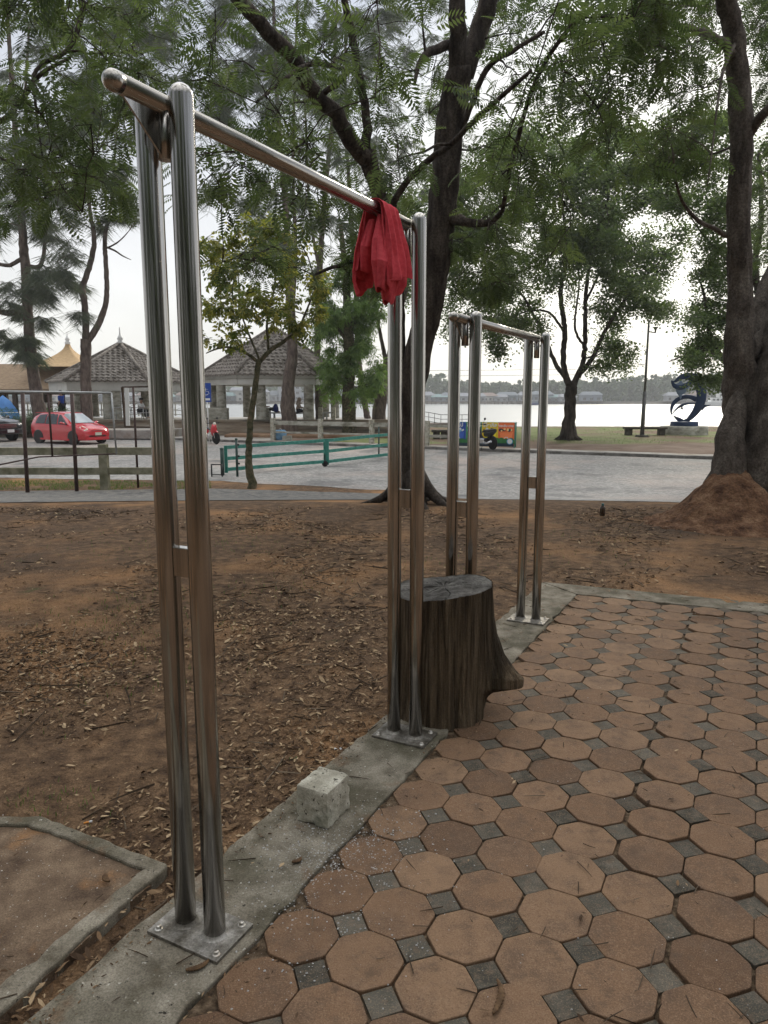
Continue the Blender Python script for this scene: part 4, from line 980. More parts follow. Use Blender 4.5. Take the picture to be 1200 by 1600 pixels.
# --- casuarinas and others across the road
def casu(px, py, D, segs, label, seed, clumps, group='pine like trees along the terrace', base_r=.35, kind='needles', lm=None, bark=None, size=(.34, .72), name='pine_tree'):
    b = P(px, py, D); b.z = PLAT - .02 if D < 40.9 else .28
    T = Tree(name, b, label, 'tree', bark or m_bark_r, lm or m_lf_casu, kind, group, seed, size)
    for pts, rad in segs: T.limb([P(x, y, D + dz) if y is not None else b + Vector((0, 0, -.3)) for x, y, dz in pts], rad, 9, wob=.18, jit=.14)
    for c in clumps: 
        kk = dict(ntw=11, per=5, droop=.45, flat=.5); kk.update(c[9] if len(c) > 9 else {})
        T.scatter(c[0], c[1], c[2], c[3], c[4], D + c[5], D + c[6], c[7], c[8], [(235, 490, 60), (205, 430, 40), (250, 380, 20), (150, 560, 22)], **kk)
    return T.finish()
casu(66, 655, 39, [([(66, None, 0), (56, 610, 0), (47, 540, 0), (42, 460, 0), (38, 400, 0), (30, 300, .4), (22, 180, .6), (14, 60, .8), (8, -60, 1)], [.42, .33, .27, .25, .23, .16, .13, .10, .07]),
                  ([(40, 415, 0), (60, 417, .3), (68, 400, .5), (72, 350, .7), (80, 280, 1), (92, 200, 1.4)], [.13, .12, .10, .08, .06, .04]),
                  ([(38, 405, 0), (36, 330, -.3), (42, 240, -.6), (40, 140, -1), (46, 40, -1.2)], [.14, .11, .09, .07, .05]),
                  ([(44, 480, 0), (25, 487, 0), (5, 488, -.5), (-30, 470, -1)], [.18, .17, .15, .1]), ([(40, 400, 0), (12, 415, -.5), (-20, 405, -1)], [.12, .10, .08])],
     'reddish trunked pine like tree behind the black pickup, at far left', 41,
     [(30, -40, 110, -30, 330, -3, 3, .9, 1.8), (18, -40, 120, 300, 470, -2.5, 2.5, .8, 1.5), (9, 60, 130, 420, 520, -2, 2, .5, 1.0, dict(droop=1.0)), (5, -30, 40, 480, 550, -2, 2, .4, .7), (5, 25, 60, 520, 560, -1, 1, .3, .6)])
casu(135, 655, 39.5, [([(135, None, 0), (134, 600, 0), (134, 530, 0)], [.36, .29, .27]),
                  ([(134, 535, 0), (133, 480, 0), (128, 450, 0), (132, 440, 0), (144, 400, .2), (147, 370, .2), (140, 320, .4), (141, 240, .6), (146, 140, 1), (150, 20, 1.2)], [.19, .17, .16, .15, .14, .12, .09, .08, .06, .04]),
                  ([(136, 535, 0), (152, 510, .2), (164, 480, .3), (167, 450, .3), (165, 405, .4), (164, 370, .4), (172, 330, .5), (178, 260, .6), (186, 160, .8), (192, 40, 1)], [.18, .17, .15, .13, .12, .11, .07, .055, .045, .03]),
                  ([(164, 385, .4), (180, 392, .5), (192, 400, .6), (205, 406, .8)], [.06, .05, .035, .015]), ([(166, 388, .4), (182, 380, 0), (198, 365, -.2), (212, 345, -.4)], [.05, .04, .025, .012]),
                  ([(150, 365, .3), (130, 350, 0), (95, 345, -.4)], [.04, .03, .02]), ([(170, 350, .5), (190, 300, .3), (205, 250, .2)], [.05, .035, .02])],
     'forked bare stemmed pine like tree behind the red car', 42,
     [(26, 110, 300, -30, 130, -3, 3, .9, 1.6), (22, 90, 200, 100, 330, -3, 3, .6, 1.1), (9, 140, 215, 250, 360, -2, 2, .4, .7, dict(ntw=7))])
casu(455, 657, 40, [([(446, None, 0), (449, 620, 0), (455, 570, 0), (457, 530, 0), (452, 440, 0), (447, 330, 0), (436, 200, .3), (430, 80, .5), (425, -60, .8)], [.48, .38, .31, .28, .22, .17, .13, .10, .06]),
                  ([(455, 500, 0), (462, 400, .5), (458, 280, .8), (460, 140, 1.2), (466, -20, 1.5)], [.12, .10, .09, .07, .05])],
     'thick pine like tree with scaly bark growing against the main pavilion', 43,
     [(44, 330, 480, -40, 330, -3, 3, .9, 1.7), (12, 330, 480, 300, 420, -3, 2, .6, 1.1)])
casu(500, 655, 47, [([(500, None, 0), (496, 560, 0), (500, 420, 0), (508, 300, 0), (520, 180, 0), (524, 60, 0), (530, -60, 0)], [.26, .22, .18, .15, .12, .09, .06]),
                  ([(500, 430, 0), (484, 330, 0), (478, 200, 0), (472, 60, 0)], [.10, .09, .07, .04])],
     'slender pine like tree rising behind the main pavilion roof', 44,
     [(36, 470, 620, -40, 300, -3, 3, .9, 1.7), (10, 480, 600, 280, 420, -3, 2, .6, 1.1)])
casu(575, 655, 49, [([(562, None, 0), (560, 560, 0), (556, 460, 0), (548, 330, 0), (541, 200, 0), (540, 60, 0), (545, -60, 0)], [.22, .19, .16, .13, .10, .08, .05])],
     'thin pale pine like trunk right of the main pavilion', 45,
     [(26, 540, 720, -40, 260, -3, 3, .9, 1.7), (8, 540, 690, 250, 380, -3, 2, .6, 1.1)])
casu(545, 656, 40.5, [([(545, None, 0), (545, 610, 0), (546, 560, 0), (544, 500, 0), (540, 430, 0), (532, 350, 0)], [.42, .36, .32, .26, .18, .10]),
                     ([(546, 540, 0), (520, 500, 0), (505, 470, .5)], [.10, .07, .04]), ([(545, 520, 0), (568, 480, 0), (580, 440, -.4)], [.10, .07, .04])],
     'mossy trunked tree with fresh green leaves right of the main pavilion', 46,
     [(46, 498, 592, 455, 610, -2.5, 2.5, .6, 1.0, dict(ntw=12, per=6, droop=.9)), (22, 500, 600, 400, 470, -2, 2, .6, .9, dict(ntw=10, per=5))], group=None, kind='long', lm=m_lf_bright, bark=m_bark_m, size=(.38, .6), name='leafy_tree')
casu(590, 652, 44, [([(585, None, 0), (597, 600, 0), (610, 560, 0), (622, 500, 0), (640, 420, 0), (660, 330, 0)], [.42, .36, .28, .22, .16, .1]),
                    ([(606, 580, 0), (590, 500, .5), (580, 440, 1)], [.14, .10, .05])],
     'leaning trunk tree by the river wall behind the front bars', 47,
     [(18, 590, 700, 300, 470, -3, 3, .9, 1.5, dict(ntw=12, per=6))], group=None, kind='spray', lm=m_lf_far, bark=m_bark_r, size=(.5, .8), name='leaning_tree')

# --- round tree on the lawn
bJ = P(888, 688, 36.5); bJ.z = PLAT
T5 = Tree('rain_tree', bJ, 'round crowned tree on the lawn, forking low, behind the rear bars', 'tree', m_bark_d, m_lf_far, 'spray', seed=61, size=(.42, .72))
DJ = 36.5
for k in range(7):
    a = k * .9; T5.trunk.tube([bJ + Vector((math.cos(a) * .75, math.sin(a) * .75, -.05)), bJ + Vector((math.cos(a) * .35, math.sin(a) * .35, .15)), bJ + Vector((math.cos(a) * .12, math.sin(a) * .12, .8))], [.05, .13, .2], 8)
T5.limb([bJ + Vector((0, 0, -.1)), P(889, 650, DJ), P(891, 620, DJ), P(893, 605, DJ)], [0.384, 0.288, 0.28, 0.288], 16)
T5.limb([P(893, 608, DJ), P(885, 590, DJ), P(880, 560, DJ), P(882, 510, DJ), P(876, 460, DJ), P(884, 400, DJ + .5), P(880, 330, DJ + 1), P(870, 270, DJ + 1.4)], [0.192, 0.16, 0.136, 0.128, 0.112, 0.088, 0.064, 0.04], 10)
T5.limb([P(893, 608, DJ), P(902, 590, DJ), P(912, 560, DJ), P(914, 520, DJ - .5), P(916, 450, DJ - 1), P(928, 380, DJ - 1.5), P(950, 310, DJ - 2)], [0.176, 0.144, 0.128, 0.112, 0.096, 0.072, 0.04], 10)
T5.limb([P(903, 588, DJ), P(925, 560, DJ - .5), P(944, 520, DJ - 1), P(968, 480, DJ - 1.4), P(1000, 440, DJ - 1.8), P(1040, 400, DJ - 2)], [0.12, 0.112, 0.096, 0.08, 0.056, 0.032], 9)
T5.limb([P(886, 592, DJ), P(870, 572, DJ + .5), P(856, 540, DJ + 1), P(838, 500, DJ + 1.5), P(815, 460, DJ + 2), P(780, 420, DJ + 2.3)], [0.128, 0.112, 0.096, 0.08, 0.056, 0.032], 9)
T5.limb([P(882, 520, DJ), P(860, 490, DJ - 1), P(830, 485, DJ - 1.6), P(790, 500, DJ - 2.4)], [0.072, 0.056, 0.04, 0.024], 7)
T5.limb([P(914, 540, DJ), P(905, 530, DJ - 1), P(898, 505, DJ - 1.5), P(905, 440, DJ - 2.2), P(900, 380, DJ - 2.6)], [0.064, 0.064, 0.056, 0.04, 0.024], 7)
T5.limb([P(916, 470, DJ - 1), P(940, 420, DJ), P(965, 370, DJ + 1), P(985, 320, DJ + 1.5)], [0.064, 0.056, 0.04, 0.024], 7)
inJ = lambda x, y: ((x - 890) / 190) ** 2 + ((y - 370) / 195) ** 2 < 1 and not (y > 470 and 850 < x < 930)
T5.scatter(140, 690, 1080, 190, 560, DJ - 5, DJ + 5, .7, 1.5, [(1062, 445, 38), (1012, 545, 42), (1000, 590, 30), (700, 520, 40), (860, 560, 30)], cond=inJ, ntw=13, per=7, flat=.45)
T5.scatter(12, 690, 800, 430, 545, DJ - 3, DJ + 2, .3, .7, [], ntw=9, per=4, droop=1.2)
T5.scatter(7, 930, 985, 540, 580, DJ - 2, DJ + 2, .3, .6, [], ntw=8, per=4)
T5.finish()
# --- feathery tree behind the giant trunk, over the sculpture
bK = Vector((P(1190, 700, 24).x, 24, PLAT))
T6 = Tree('feathery_tree', bK, 'many branched feathery tree just behind the giant trunk, reaching over the sculpture', 'tree', m_bark_d, m_lf_far, 'spray', seed=71, size=(.28, .48))
T6.limb([bK + Vector((0, 0, -.2)), P(1186, 640, 24), P(1180, 590, 24), P(1176, 560, 24)], [.4, .3, .28, .25], 12)
T6.limb([P(1178, 580, 24), P(1190, 500, 24), P(1180, 420, 24.4), P(1190, 330, 24.6), P(1185, 240, 24.8)], [.16, .13, .1, .08, .05], 9)
T6.limb([P(1178, 575, 24), P(1170, 510, 24), P(1172, 440, 23.8), P(1165, 380, 23.5), P(1172, 300, 23)], [.14, .11, .09, .07, .04], 8)
T6.limb([P(1178, 590, 24), P(1140, 570, 23.6), P(1115, 540, 23.3), P(1105, 500, 23), P(1100, 460, 23), P(1090, 430, 23)], [.14, .12, .09, .06, .04, .02], 8)
T6.limb([P(1178, 580, 24), P(1210, 520, 24), P(1250, 460, 24)], [.15, .12, .08], 8)
T6.limb([P(1130, 560, 23.4), P(1095, 545, 23), P(1070, 555, 22.8), P(1045, 565, 22.6)], [.05, .04, .03, .015], 6)
T6.limb([P(1172, 440, 23.8), P(1140, 410, 23.5), P(1105, 375, 23), P(1080, 340, 23)], [.05, .04, .03, .02], 6)
T6.scatter(24, 1050, 1140, 470, 575, 21.5, 25, .30, .55, [(1045, 520, 35), (1065, 600, 16)], ntw=9, per=5, flat=.4, cond=lambda x, y: y > 530 or x > 1075)
T6.scatter(5, 1085, 1135, 575, 600, 22.0, 24, .22, .4, [(1068, 602, 14)], ntw=8, per=5, flat=.4)
T6.scatter(30, 1085, 1150, 300, 470, 21.5, 26, .35, .6, [(1062, 450, 40)], ntw=8, per=4, flat=.4)
T6.scatter(34, 1165, 1260, 220, 620, 21.5, 27, .4, .8, [], ntw=9, per=6, flat=.4)
T6.scatter(30, 1020, 1150, 180, 330, 21.5, 26, .4, .7, [(1000, 200, 45)], ntw=9, per=6, flat=.4)
T6.finish()

# ================================================================== PAVILIONS AND TERRACE
TZ = .30
mb = MB(); mb.box((-20.2, (41 + BANKY) / 2, (TZ - .75) / 2 - .1), (41.4, BANKY - 41 - .02, TZ + .75 - .2 + .2 - .001)); o = mb.build('terrace', m_floor); tag(o, kind='structure')
mb = MB(); mb.box((-14.2, 40.9, (TZ + PLAT) / 2 - .05), (29.4, .18, TZ - PLAT + .1 - .02)); mb.box((-14.2, 40.88, TZ + .03), (29.5, .30, .12))
tag(mb.build('terrace_wall', m_conc_b, bevel=.01), 'stained low retaining wall with pale coping along the terrace', 'wall')
mb = MB(); mb.prism([(-8.6, 39.0), (.8, 37.9), (.8, 40.8), (-8.6, 40.8)], PLAT - .1, PLAT + .16); mb.build
o = mb.build('earth_bank', mat('earth bank', (.17, .10, .06), (.27, .18, .115), scale=1.2, rough=.95, bump=.6, bscale=9), bevel=.1); tag(o, kind='structure')
def hexpav(cx, cy, R_, eave, apex, cols, cr, label, finial=False, th0=49.5):
    t = thing('pavilion', (cx, cy, TZ), label, 'pavilion', 'hexagonal tiled pavilions on the terrace')
    hv = [(R_ * math.cos(R(th0 + 60 * k)), -R_ * math.sin(R(th0 + 60 * k))) for k in range(6)]
    e0, ap = eave - TZ, apex - TZ
    for k in range(6):
        a = Vector((*hv[k], 0)) * 1.06; b = Vector((*hv[(k + 1) % 6], 0)) * 1.06
        mb = MB(); rows = 14; cN = 15
        # rows of overlapping tiles: stepped and corrugated strips
        for i in range(rows):
            t0, t1 = i / rows, (i + 1) / rows
            vs = []
            for (tt, dz) in ((t0, .065), (t1, .0)):
                for c in range(cN * 4 + 1):
                    s_ = c / (cN * 4); q = a.lerp(b, s_) * (1 - tt) ; z = e0 + (ap - e0) * tt + dz + .035 * math.sin(s_ * cN * 2 * math.pi * (1 - tt * .999) + i * 2.1)
                    vs.append((q.x, q.y, z))
            m_ = cN * 4 + 1
            mb.add(vs, [(j, j + 1, m_ + j + 1, m_ + j) for j in range(m_ - 1)])
            lo = [(vs[j][0], vs[j][1], vs[j][2] - .06) for j in (0, m_ // 2, m_ - 1)] 
            mb.add([vs[j] for j in range(m_)] + [(vs[j][0], vs[j][1], vs[j][2] - .10) for j in range(m_)], [(m_ + j, m_ + j + 1, j + 1, j) for j in range(m_ - 1)])
        mb.build('roof_slope', m_tileroof, t)
        MB().tube([(a.x, a.y, e0 + .04), (0, 0, ap + .06)], [.11, .11], 8).build('hip_ridge', m_tileroof, t)
    mb = MB()
    for k in range(6):
        a = Vector((*hv[k], e0 - .30)); b = Vector((*hv[(k + 1) % 6], e0 - .30)); mb.bar(a, b, .14, .56)
    o = mb.build('fascia', m_offw, t)
    for k in range(6):
        a = Vector((*hv[k], e0 - .22)) ; b = Vector((*hv[(k + 1) % 6], e0 - .22)); a.x *= 1.014; a.y *= 1.014; b.x *= 1.014; b.y *= 1.014
        if finial: continue
        mb = MB(); mb.bar(a, b, .15, .03); d_ = b - a
        for i in range(1, 16):
            q = a.lerp(b, i / 16); mb.bar(q + Vector((0, 0, .02)), q - Vector((0, 0, .28)), .025, .025)
        mb.build('fascia_trim', m_conc_w, t)
    mb = MB(); mb.prism([(x * .97, y * .97) for x, y in reversed(hv)], e0 - .12, e0 - .04); mb.build('ceiling', m_offw, t)
    for (px, py, r_) in cols:
        MB().lathe([(r_ * 1.05, 0), (r_, .05), (r_ * .93, e0 - .56)], 18, Matrix.Translation((px - cx, py - cy, 0))).build('column', m_conc_w, t)
    if finial: MB().lathe([(.22, ap), (.25, ap + .08), (.12, ap + .16), (.2, ap + .3), (.12, ap + .45), (.05, ap + .6), (.03, ap + 1.0), (0, ap + 1.05)], 14).build('finial', m_white, t)
    return t
D1 = 46.5
pc = P(429, 590, D1)
cl = [(P(x, 600, d).x, d, r_) for x, d, r_ in ((345, 44.0, .30), (333, 46.5, .26), (385, 49.2, .28), (407, 42.9, .31), (482, 42.9, .30), (508, 49.0, .26), (523, 46.3, .27))]
hexpav(pc.x, D1, 4.45, P(429, 586, D1 - 3).z, P(429, 512, D1).z, cl, .3, 'main hexagonal pavilion with grey tiled roof, behind the green gate', th0=49.5)
D2 = 47.5
pc2 = P(191, 590, D2)
cl = [(P(x, 600, d).x, d, r_) for x, d, r_ in ((121, 44.8, .30), (167, 43.9, .31), (181, 43.7, .27), (248, 44.8, .3), (262, 48, .27), (146, 50, .27), (225, 50, .27))]
hexpav(pc2.x, D2, 4.5, P(191, 596, D2 - 3).z, P(191, 537, D2).z, cl, .3, 'left hexagonal pavilion with white finial, behind the red car', True, th0=53)
# open hall with long shingle roof and a flared spire
t = thing('hall', (P(30, 600, 50).x, 50, TZ), 'long open hall with brown shingle roof and a flared tan spire', 'hall')
bx = t.location.x; ez = P(30, 608, 49).z - TZ; rz_ = P(30, 577, 50).z - TZ
mb = MB(); x0, x1 = -16, P(118, 600, 49).x - bx
mb.add([(x0, -2.6, ez), (x1, -2.6, ez), (x1 - .6, 0, rz_ + .35), (x0, 0, rz_ + .35), (x0, 2.6, ez), (x1, 2.6, ez), (x0, -2.6, ez - .12), (x1, -2.6, ez - .12), (x0, 2.6, ez - .12), (x1, 2.6, ez - .12)],
       [(0, 1, 2, 3), (3, 2, 5, 4), (1, 0, 6, 7), (2, 1, 7, 9, 5), (0, 3, 4, 8, 6), (4, 5, 9, 8), (6, 8, 9, 7)]); mb.build('roof', m_brnroof, t)
sx = P(110, 600, 50).x - bx; az_ = P(110, 537, 50).z - TZ; fl = rz_ + .1
def spire(u, v):
    a = u * 2 * math.pi; w_ = .12 + 2.05 * (1 - v) ** 1.9; k = max(abs(math.cos(a)), abs(math.sin(a)))
    return (sx + w_ * math.cos(a) / k, w_ * math.sin(a) / k, fl + (az_ - fl) * v)
MB().grid(spire, 48, 24, closeu=True).build('spire', m_tanroof, t)
MB().lathe([(.16, az_ - .05), (.2, az_ + .08), (.1, az_ + .16), (.17, az_ + .28), (.09, az_ + .4), (.03, az_ + .55), (.02, az_ + .8), (0, az_ + .82)], 14, Matrix.Translation((sx, 0, 0))).build('finial', m_white, t)
for k in range(9):
    x = x1 - .5 - k * 1.55
    MB().box((x, -2.0, (ez - .13) / 2), (.26, .26, ez - .13)).build('column', m_dkwood, t)
    if k % 2 == 0: MB().box((x + .3, 2.0, (ez - .13) / 2), (.5, .3, ez - .13)).build('column', m_dkwood, t)
mb = MB(); mb.box(((x0 + x1) / 2, -2.05, ez - .25), (x1 - x0, .14, .24)); mb.build('beam', m_dkwood, t)
# white crossed railing beyond the pavilions
def railing(x0, x1, y, z, name, label, h=.9, bay=1.3):
    t = thing(name, (x0, y, z), label, 'railing')
    n = int((x1 - x0) / bay); mb = MB()
    for k in range(n + 1):
        MB().box((k * bay, 0, h / 2), (.09, .09, h)).build('post', m_white, t)
    mb.box((n * bay / 2, 0, h + .025), (n * bay, .07, .05)); mb.box((n * bay / 2, 0, h * .45), (n * bay, .05, .05)); mb.box((n * bay / 2, 0, .12), (n * bay, .05, .05)); mb.build('rail', m_white, t)
    mb = MB()
    for k in range(n):
        mb.bar((k * bay + .05, -.02, h * .5), (k * bay + bay - .05, -.02, h * .97), .03, .03); mb.bar((k * bay + .05, .02, h * .97), (k * bay + bay - .05, .02, h * .5), .03, .03)
    mb.build('lattice', m_white, t)
railing(-29, P(325, 640, 51.5).x, 51.5, TZ, 'white_railing', 'white crossed railing along the river behind the left pavilion')
# benches and concrete end blocks of the main pavilion
def slabbench(x0, x1, y, label, ends=True):
    t = thing('pavilion_bench', ((x0 + x1) / 2, y, TZ), label, 'bench', 'benches inside the pavilion')
    w_ = x1 - x0
    MB().box((0, 0, .40), (w_ - .02, .5, .08)).build('seat', m_galv, t, bevel=.01)
    for sx_ in (-w_ / 2 + .25, w_ / 2 - .5):
        MB().box((sx_, -.2, .18), (.06, .06, .36)).build('leg', m_galv, t); MB().box((sx_, .2, .18), (.06, .06, .36)).build('leg', m_galv, t)
    if ends: MB().box((-w_ / 2 - .12, 0, .36), (.24, .6, .72)).build('end_block', m_conc_l, t, bevel=.01); MB().box((w_ / 2 + .12, 0, .36), (.24, .6, .72)).build('end_block', m_conc_l, t, bevel=.01)
slabbench(P(422, 640, 43.6).x, P(474, 640, 43.6).x, 43.6, 'bench with two people sitting on it inside the main pavilion')
slabbench(P(504, 640, 44.2).x, P(518, 640, 44.2).x, 44.2, 'empty short bench with concrete ends at the pavilion right side')
o = MB().box((0, 0, .35), (1.6, .6, .7)).build('planter_block', m_conc_w, loc=(P(335, 640, 43.2).x, 43.2, TZ), bevel=.02); tag(o, 'square concrete block at the left pavilion column foot, main pavilion', 'block')
# seating and tables in the left pavilion
for i, (px, l_) in enumerate(((190, 'steel tube picnic table nearest the forked tree in the left pavilion'), (212, 'steel tube picnic table in the middle of the left pavilion'), (232, 'steel tube picnic table half hidden by the front bar post'))):
    t = thing('picnic_table', (P(px, 640, 42.6).x, 42.6 + i * .3, TZ), l_, 'table', 'steel tube tables in the left pavilion')
    MB().box((0, 0, .74), (1.0, .6, .03)).build('table_top', m_galv, t)
    for sx_ in (-.42, .42):
        MB().tube([(sx_, -.25, 0), (sx_, -.25, .72)], .025, 6).build('leg', m_galv, t); MB().tube([(sx_, .25, 0), (sx_, .25, .72)], .025, 6).build('leg', m_galv, t)
    MB().box((0, -.6, .43), (1.0, .24, .03)).build('bench_board', m_galv, t); MB().tube([(-.42, -.6, 0), (-.42, -.6, .42)], .02, 6).build('leg', m_galv, t); MB().tube([(.42, -.6, 0), (.42, -.6, .42)], .02, 6).build('leg', m_galv, t)
mb = MB(); a = P(200, 672, 40.3); b = P(246, 690, 38)
mb.prism([(a.x - 2, 38.6), (b.x, 38.2), (b.x + .8, 40.78), (a.x - 3, 40.78)], PLAT - .05, PLAT + .42); tag(mb.build('entrance_ramp', m_pc, bevel=.03), kind='structure')

# ---- people
def skinned(name, joints, edges, m_, parent, sub=2):
    me = bpy.data.meshes.new(name); names = list(joints); me.from_pydata([joints[k][0] for k in names], [(names.index(a), names.index(b)) for a, b in edges], [])
    me.materials.append(m_); o = bpy.data.objects.new(name, me); COL.objects.link(o); o.parent = parent
    sk = o.modifiers.new('skin', 'SKIN'); sk.use_smooth_shade = True
    for i, k in enumerate(names):
        r_ = joints[k][1]; me.skin_vertices[0].data[i].radius = (r_, r_) if not hasattr(r_, '__len__') else r_
    me.skin_vertices[0].data[0].use_root = True
    ss = o.modifiers.new('sub', 'SUBSURF'); ss.levels = sub; ss.render_levels = sub
    return o
def person(loc, rz, pose, label, top, bottom, hair, hood=None, group=None):
    t = thing('person', loc, label, 'person', group, rz)
    if pose == 'sit':                    # facing +x
        J = dict(pel=((0, 0, .10), (.15, .13)), wai=((.02, 0, .28), (.13, .11)), che=((.05, 0, .46), (.16, .12)), nek=((.09, 0, .60), .055), hdb=((.12, 0, .66), .07), hd=((.13, 0, .75), .095), hdt=((.12, 0, .82), .075),
                 shl=((.06, .17, .52), .06), ell=((.16, .21, .30), .045), wrl=((.36, .12, .28), .03), hal=((.43, .10, .27), .03), shr=((.06, -.17, .52), .06), elr=((.16, -.21, .30), .045), wrr=((.36, -.12, .28), .03), har=((.43, -.10, .27), .03),
                 hil=((.06, .10, .08), .09), knl=((.42, .12, .13), .065), anl=((.44, .12, -.28), .04), tol=((.58, .12, -.34), .035), hir=((.06, -.10, .08), .09), knr=((.42, -.12, .13), .065), anr=((.46, -.12, -.28), .04), tor=((.60, -.12, -.34), .035))
    elif pose == 'lounge':               # legs along the bench, knees up
        J = dict(pel=((0, 0, .10), (.15, .13)), wai=((-.04, 0, .28), (.13, .11)), che=((-.05, 0, .46), (.16, .12)), nek=((.0, 0, .60), .055), hdb=((.03, 0, .66), .07), hd=((.05, 0, .75), .095), hdt=((.05, 0, .83), .08),
                 shl=((-.02, .17, .52), .06), ell=((.12, .21, .34), .045), wrl=((.34, .10, .36), .03), hal=((.40, .08, .36), .03), shr=((-.02, -.17, .52), .06), elr=((.12, -.21, .34), .045), wrr=((.34, -.10, .36), .03), har=((.40, -.08, .36), .03),
                 hil=((.06, .10, .08), .09), knl=((.46, .12, .26), .065), anl=((.86, .10, .06), .04), tol=((1.0, .10, .06), .035), hir=((.06, -.10, .08), .09), knr=((.44, -.12, .22), .065), anr=((.88, -.1, .06), .04), tor=((1.02, -.1, .06), .035))
    else:                                # walking
        J = dict(pel=((0, 0, .92), (.13, .15)), wai=((0, 0, 1.08), (.10, .13)), che=((.01, 0, 1.28), (.12, .16)), nek=((.02, 0, 1.44), .055), hdb=((.04, 0, 1.50), .07), hd=((.05, 0, 1.59), .095), hdt=((.04, 0, 1.66), .08),
                 shl=((.01, .18, 1.36), .06), ell=((-.06, .22, 1.10), .045), wrl=((.06, .22, .88), .03), hal=((.10, .22, .80), .03), shr=((.01, -.18, 1.36), .06), elr=((.05, -.22, 1.10), .045), wrr=((.20, -.20, .94), .03), har=((.27, -.19, .90), .03),
                 hil=((0, .09, .88), .09), knl=((.14, .09, .50), .06), anl=((.06, .09, .10), .04), tol=((.20, .09, .04), .035), hir=((0, -.09, .88), .09), knr=((-.06, -.09, .48), .06), anr=((-.28, -.09, .14), .04), tor=((-.18, -.09, .04), .035))
    E_ = [('pel', 'wai'), ('wai', 'che'), ('che', 'nek'), ('nek', 'hdb'), ('hdb', 'hd'), ('hd', 'hdt'), ('che', 'shl'), ('shl', 'ell'), ('ell', 'wrl'), ('wrl', 'hal'), ('che', 'shr'), ('shr', 'elr'), ('elr', 'wrr'), ('wrr', 'har'),
          ('pel', 'hil'), ('hil', 'knl'), ('knl', 'anl'), ('anl', 'tol'), ('pel', 'hir'), ('hir', 'knr'), ('knr', 'anr'), ('anr', 'tor')]
    skinned('body', J, E_, m_skin, t)
    gr = lambda ks, f: {k: (J[k][0], tuple(x + f for x in J[k][1]) if hasattr(J[k][1], '__len__') else J[k][1] + f) for k in ks}
    sk = [e for e in E_ if e[0] in ('pel', 'wai', 'che', 'shl', 'shr', 'ell', 'elr') and e[1] in ('wai', 'che', 'shl', 'shr', 'ell', 'elr', 'wrl', 'wrr')]
    skinned('shirt', gr(['pel', 'wai', 'che', 'shl', 'shr', 'ell', 'elr'] + (['wrl', 'wrr'] if hood else []), .022), [e for e in sk if hood or e[1] not in ('wrl', 'wrr')], top, t)
    skinned('trousers', gr(['pel', 'hil', 'knl', 'anl', 'hir', 'knr', 'anr'], .024), [('pel', 'hil'), ('hil', 'knl'), ('knl', 'anl'), ('pel', 'hir'), ('hir', 'knr'), ('knr', 'anr')], bottom, t)
    h = Vector(J['hd'][0])
    mb = MB()
    def cap(u, v):
        a = u * 2 * math.pi; el = v * math.pi * .62; r_ = .118 if not hood else .128
        return (h.x - .025 + r_ * math.sin(el) * math.cos(a) * 1.05, r_ * math.sin(el) * math.sin(a) * .95, h.z + .02 + r_ * math.cos(el) - (.03 if math.cos(a) < 0 else -.02) * v)
    mb.grid(cap, 18, 10, closeu=True); mb.build('headscarf' if hood else 'hair', hair, t)
    if hood:
        mb = MB(); nk = Vector(J['nek'][0]); mb.tube([h + Vector((-.05, 0, .02)), nk + Vector((-.03, 0, .02)), nk + Vector((0, 0, -.10))], [.10, .115, .19], 14); mb.build('scarf_drape', hair, t)
    return t
bx1 = P(411, 640, 43.5); person((bx1.x, 43.5, TZ + .42), .0, 'lounge', 'person in a white shirt sitting with legs along the pavilion bench', m_whitec, m_dkcl, m_hair)
bx2 = P(465, 640, 43.5); person((bx2.x, 43.5, TZ + .42), .0, 'sit', 'person in beige headscarf and top bent over at the right bench end', m_beige, m_dkcl, m_beige, hood=True)
wk = P(97, 640, 41.8); person((wk.x, 41.8, TZ), math.pi * .9, 'walk', 'person in a blue shirt walking behind the hedge, above the red car', m_bluec, m_dkcl, m_hair)
for px, l_, mm in ((166, 'seated person in dark clothes in the left pavilion beside the forked pine trunk', m_dkcl), (219, 'person in a pale top seated in the left pavilion beside the front bar post', m_whitec)):
    q = P(px, 640, 44.2); person((q.x, 44.2, TZ + .42), -.3, 'sit', l_, mm, m_dkcl, m_hair)
q = P(431, 645, 43.3); bag = thing('backpack', (q.x, 43.3, TZ + .44), 'navy backpack standing on the pavilion bench beside the white shirt', 'backpack')
def bagf(u, v):
    a = u * 2 * math.pi; w_ = .17 * (1 - .55 * max(0, v - .45) ** 1.3 * 2) * (.15 + .85 * min(1, v * 8)) * (1 if v < .99 else .2); return (w_ * math.cos(a), w_ * .7 * math.sin(a), .50 * v)
MB().grid(bagf, 18, 14, closeu=True).build('bag_body', m_navy, bag); MB().tube([(-.12, -.1, .1), (-.2, -.14, .25), (-.08, -.08, .42)], .018, 6).build('strap', m_black, bag)

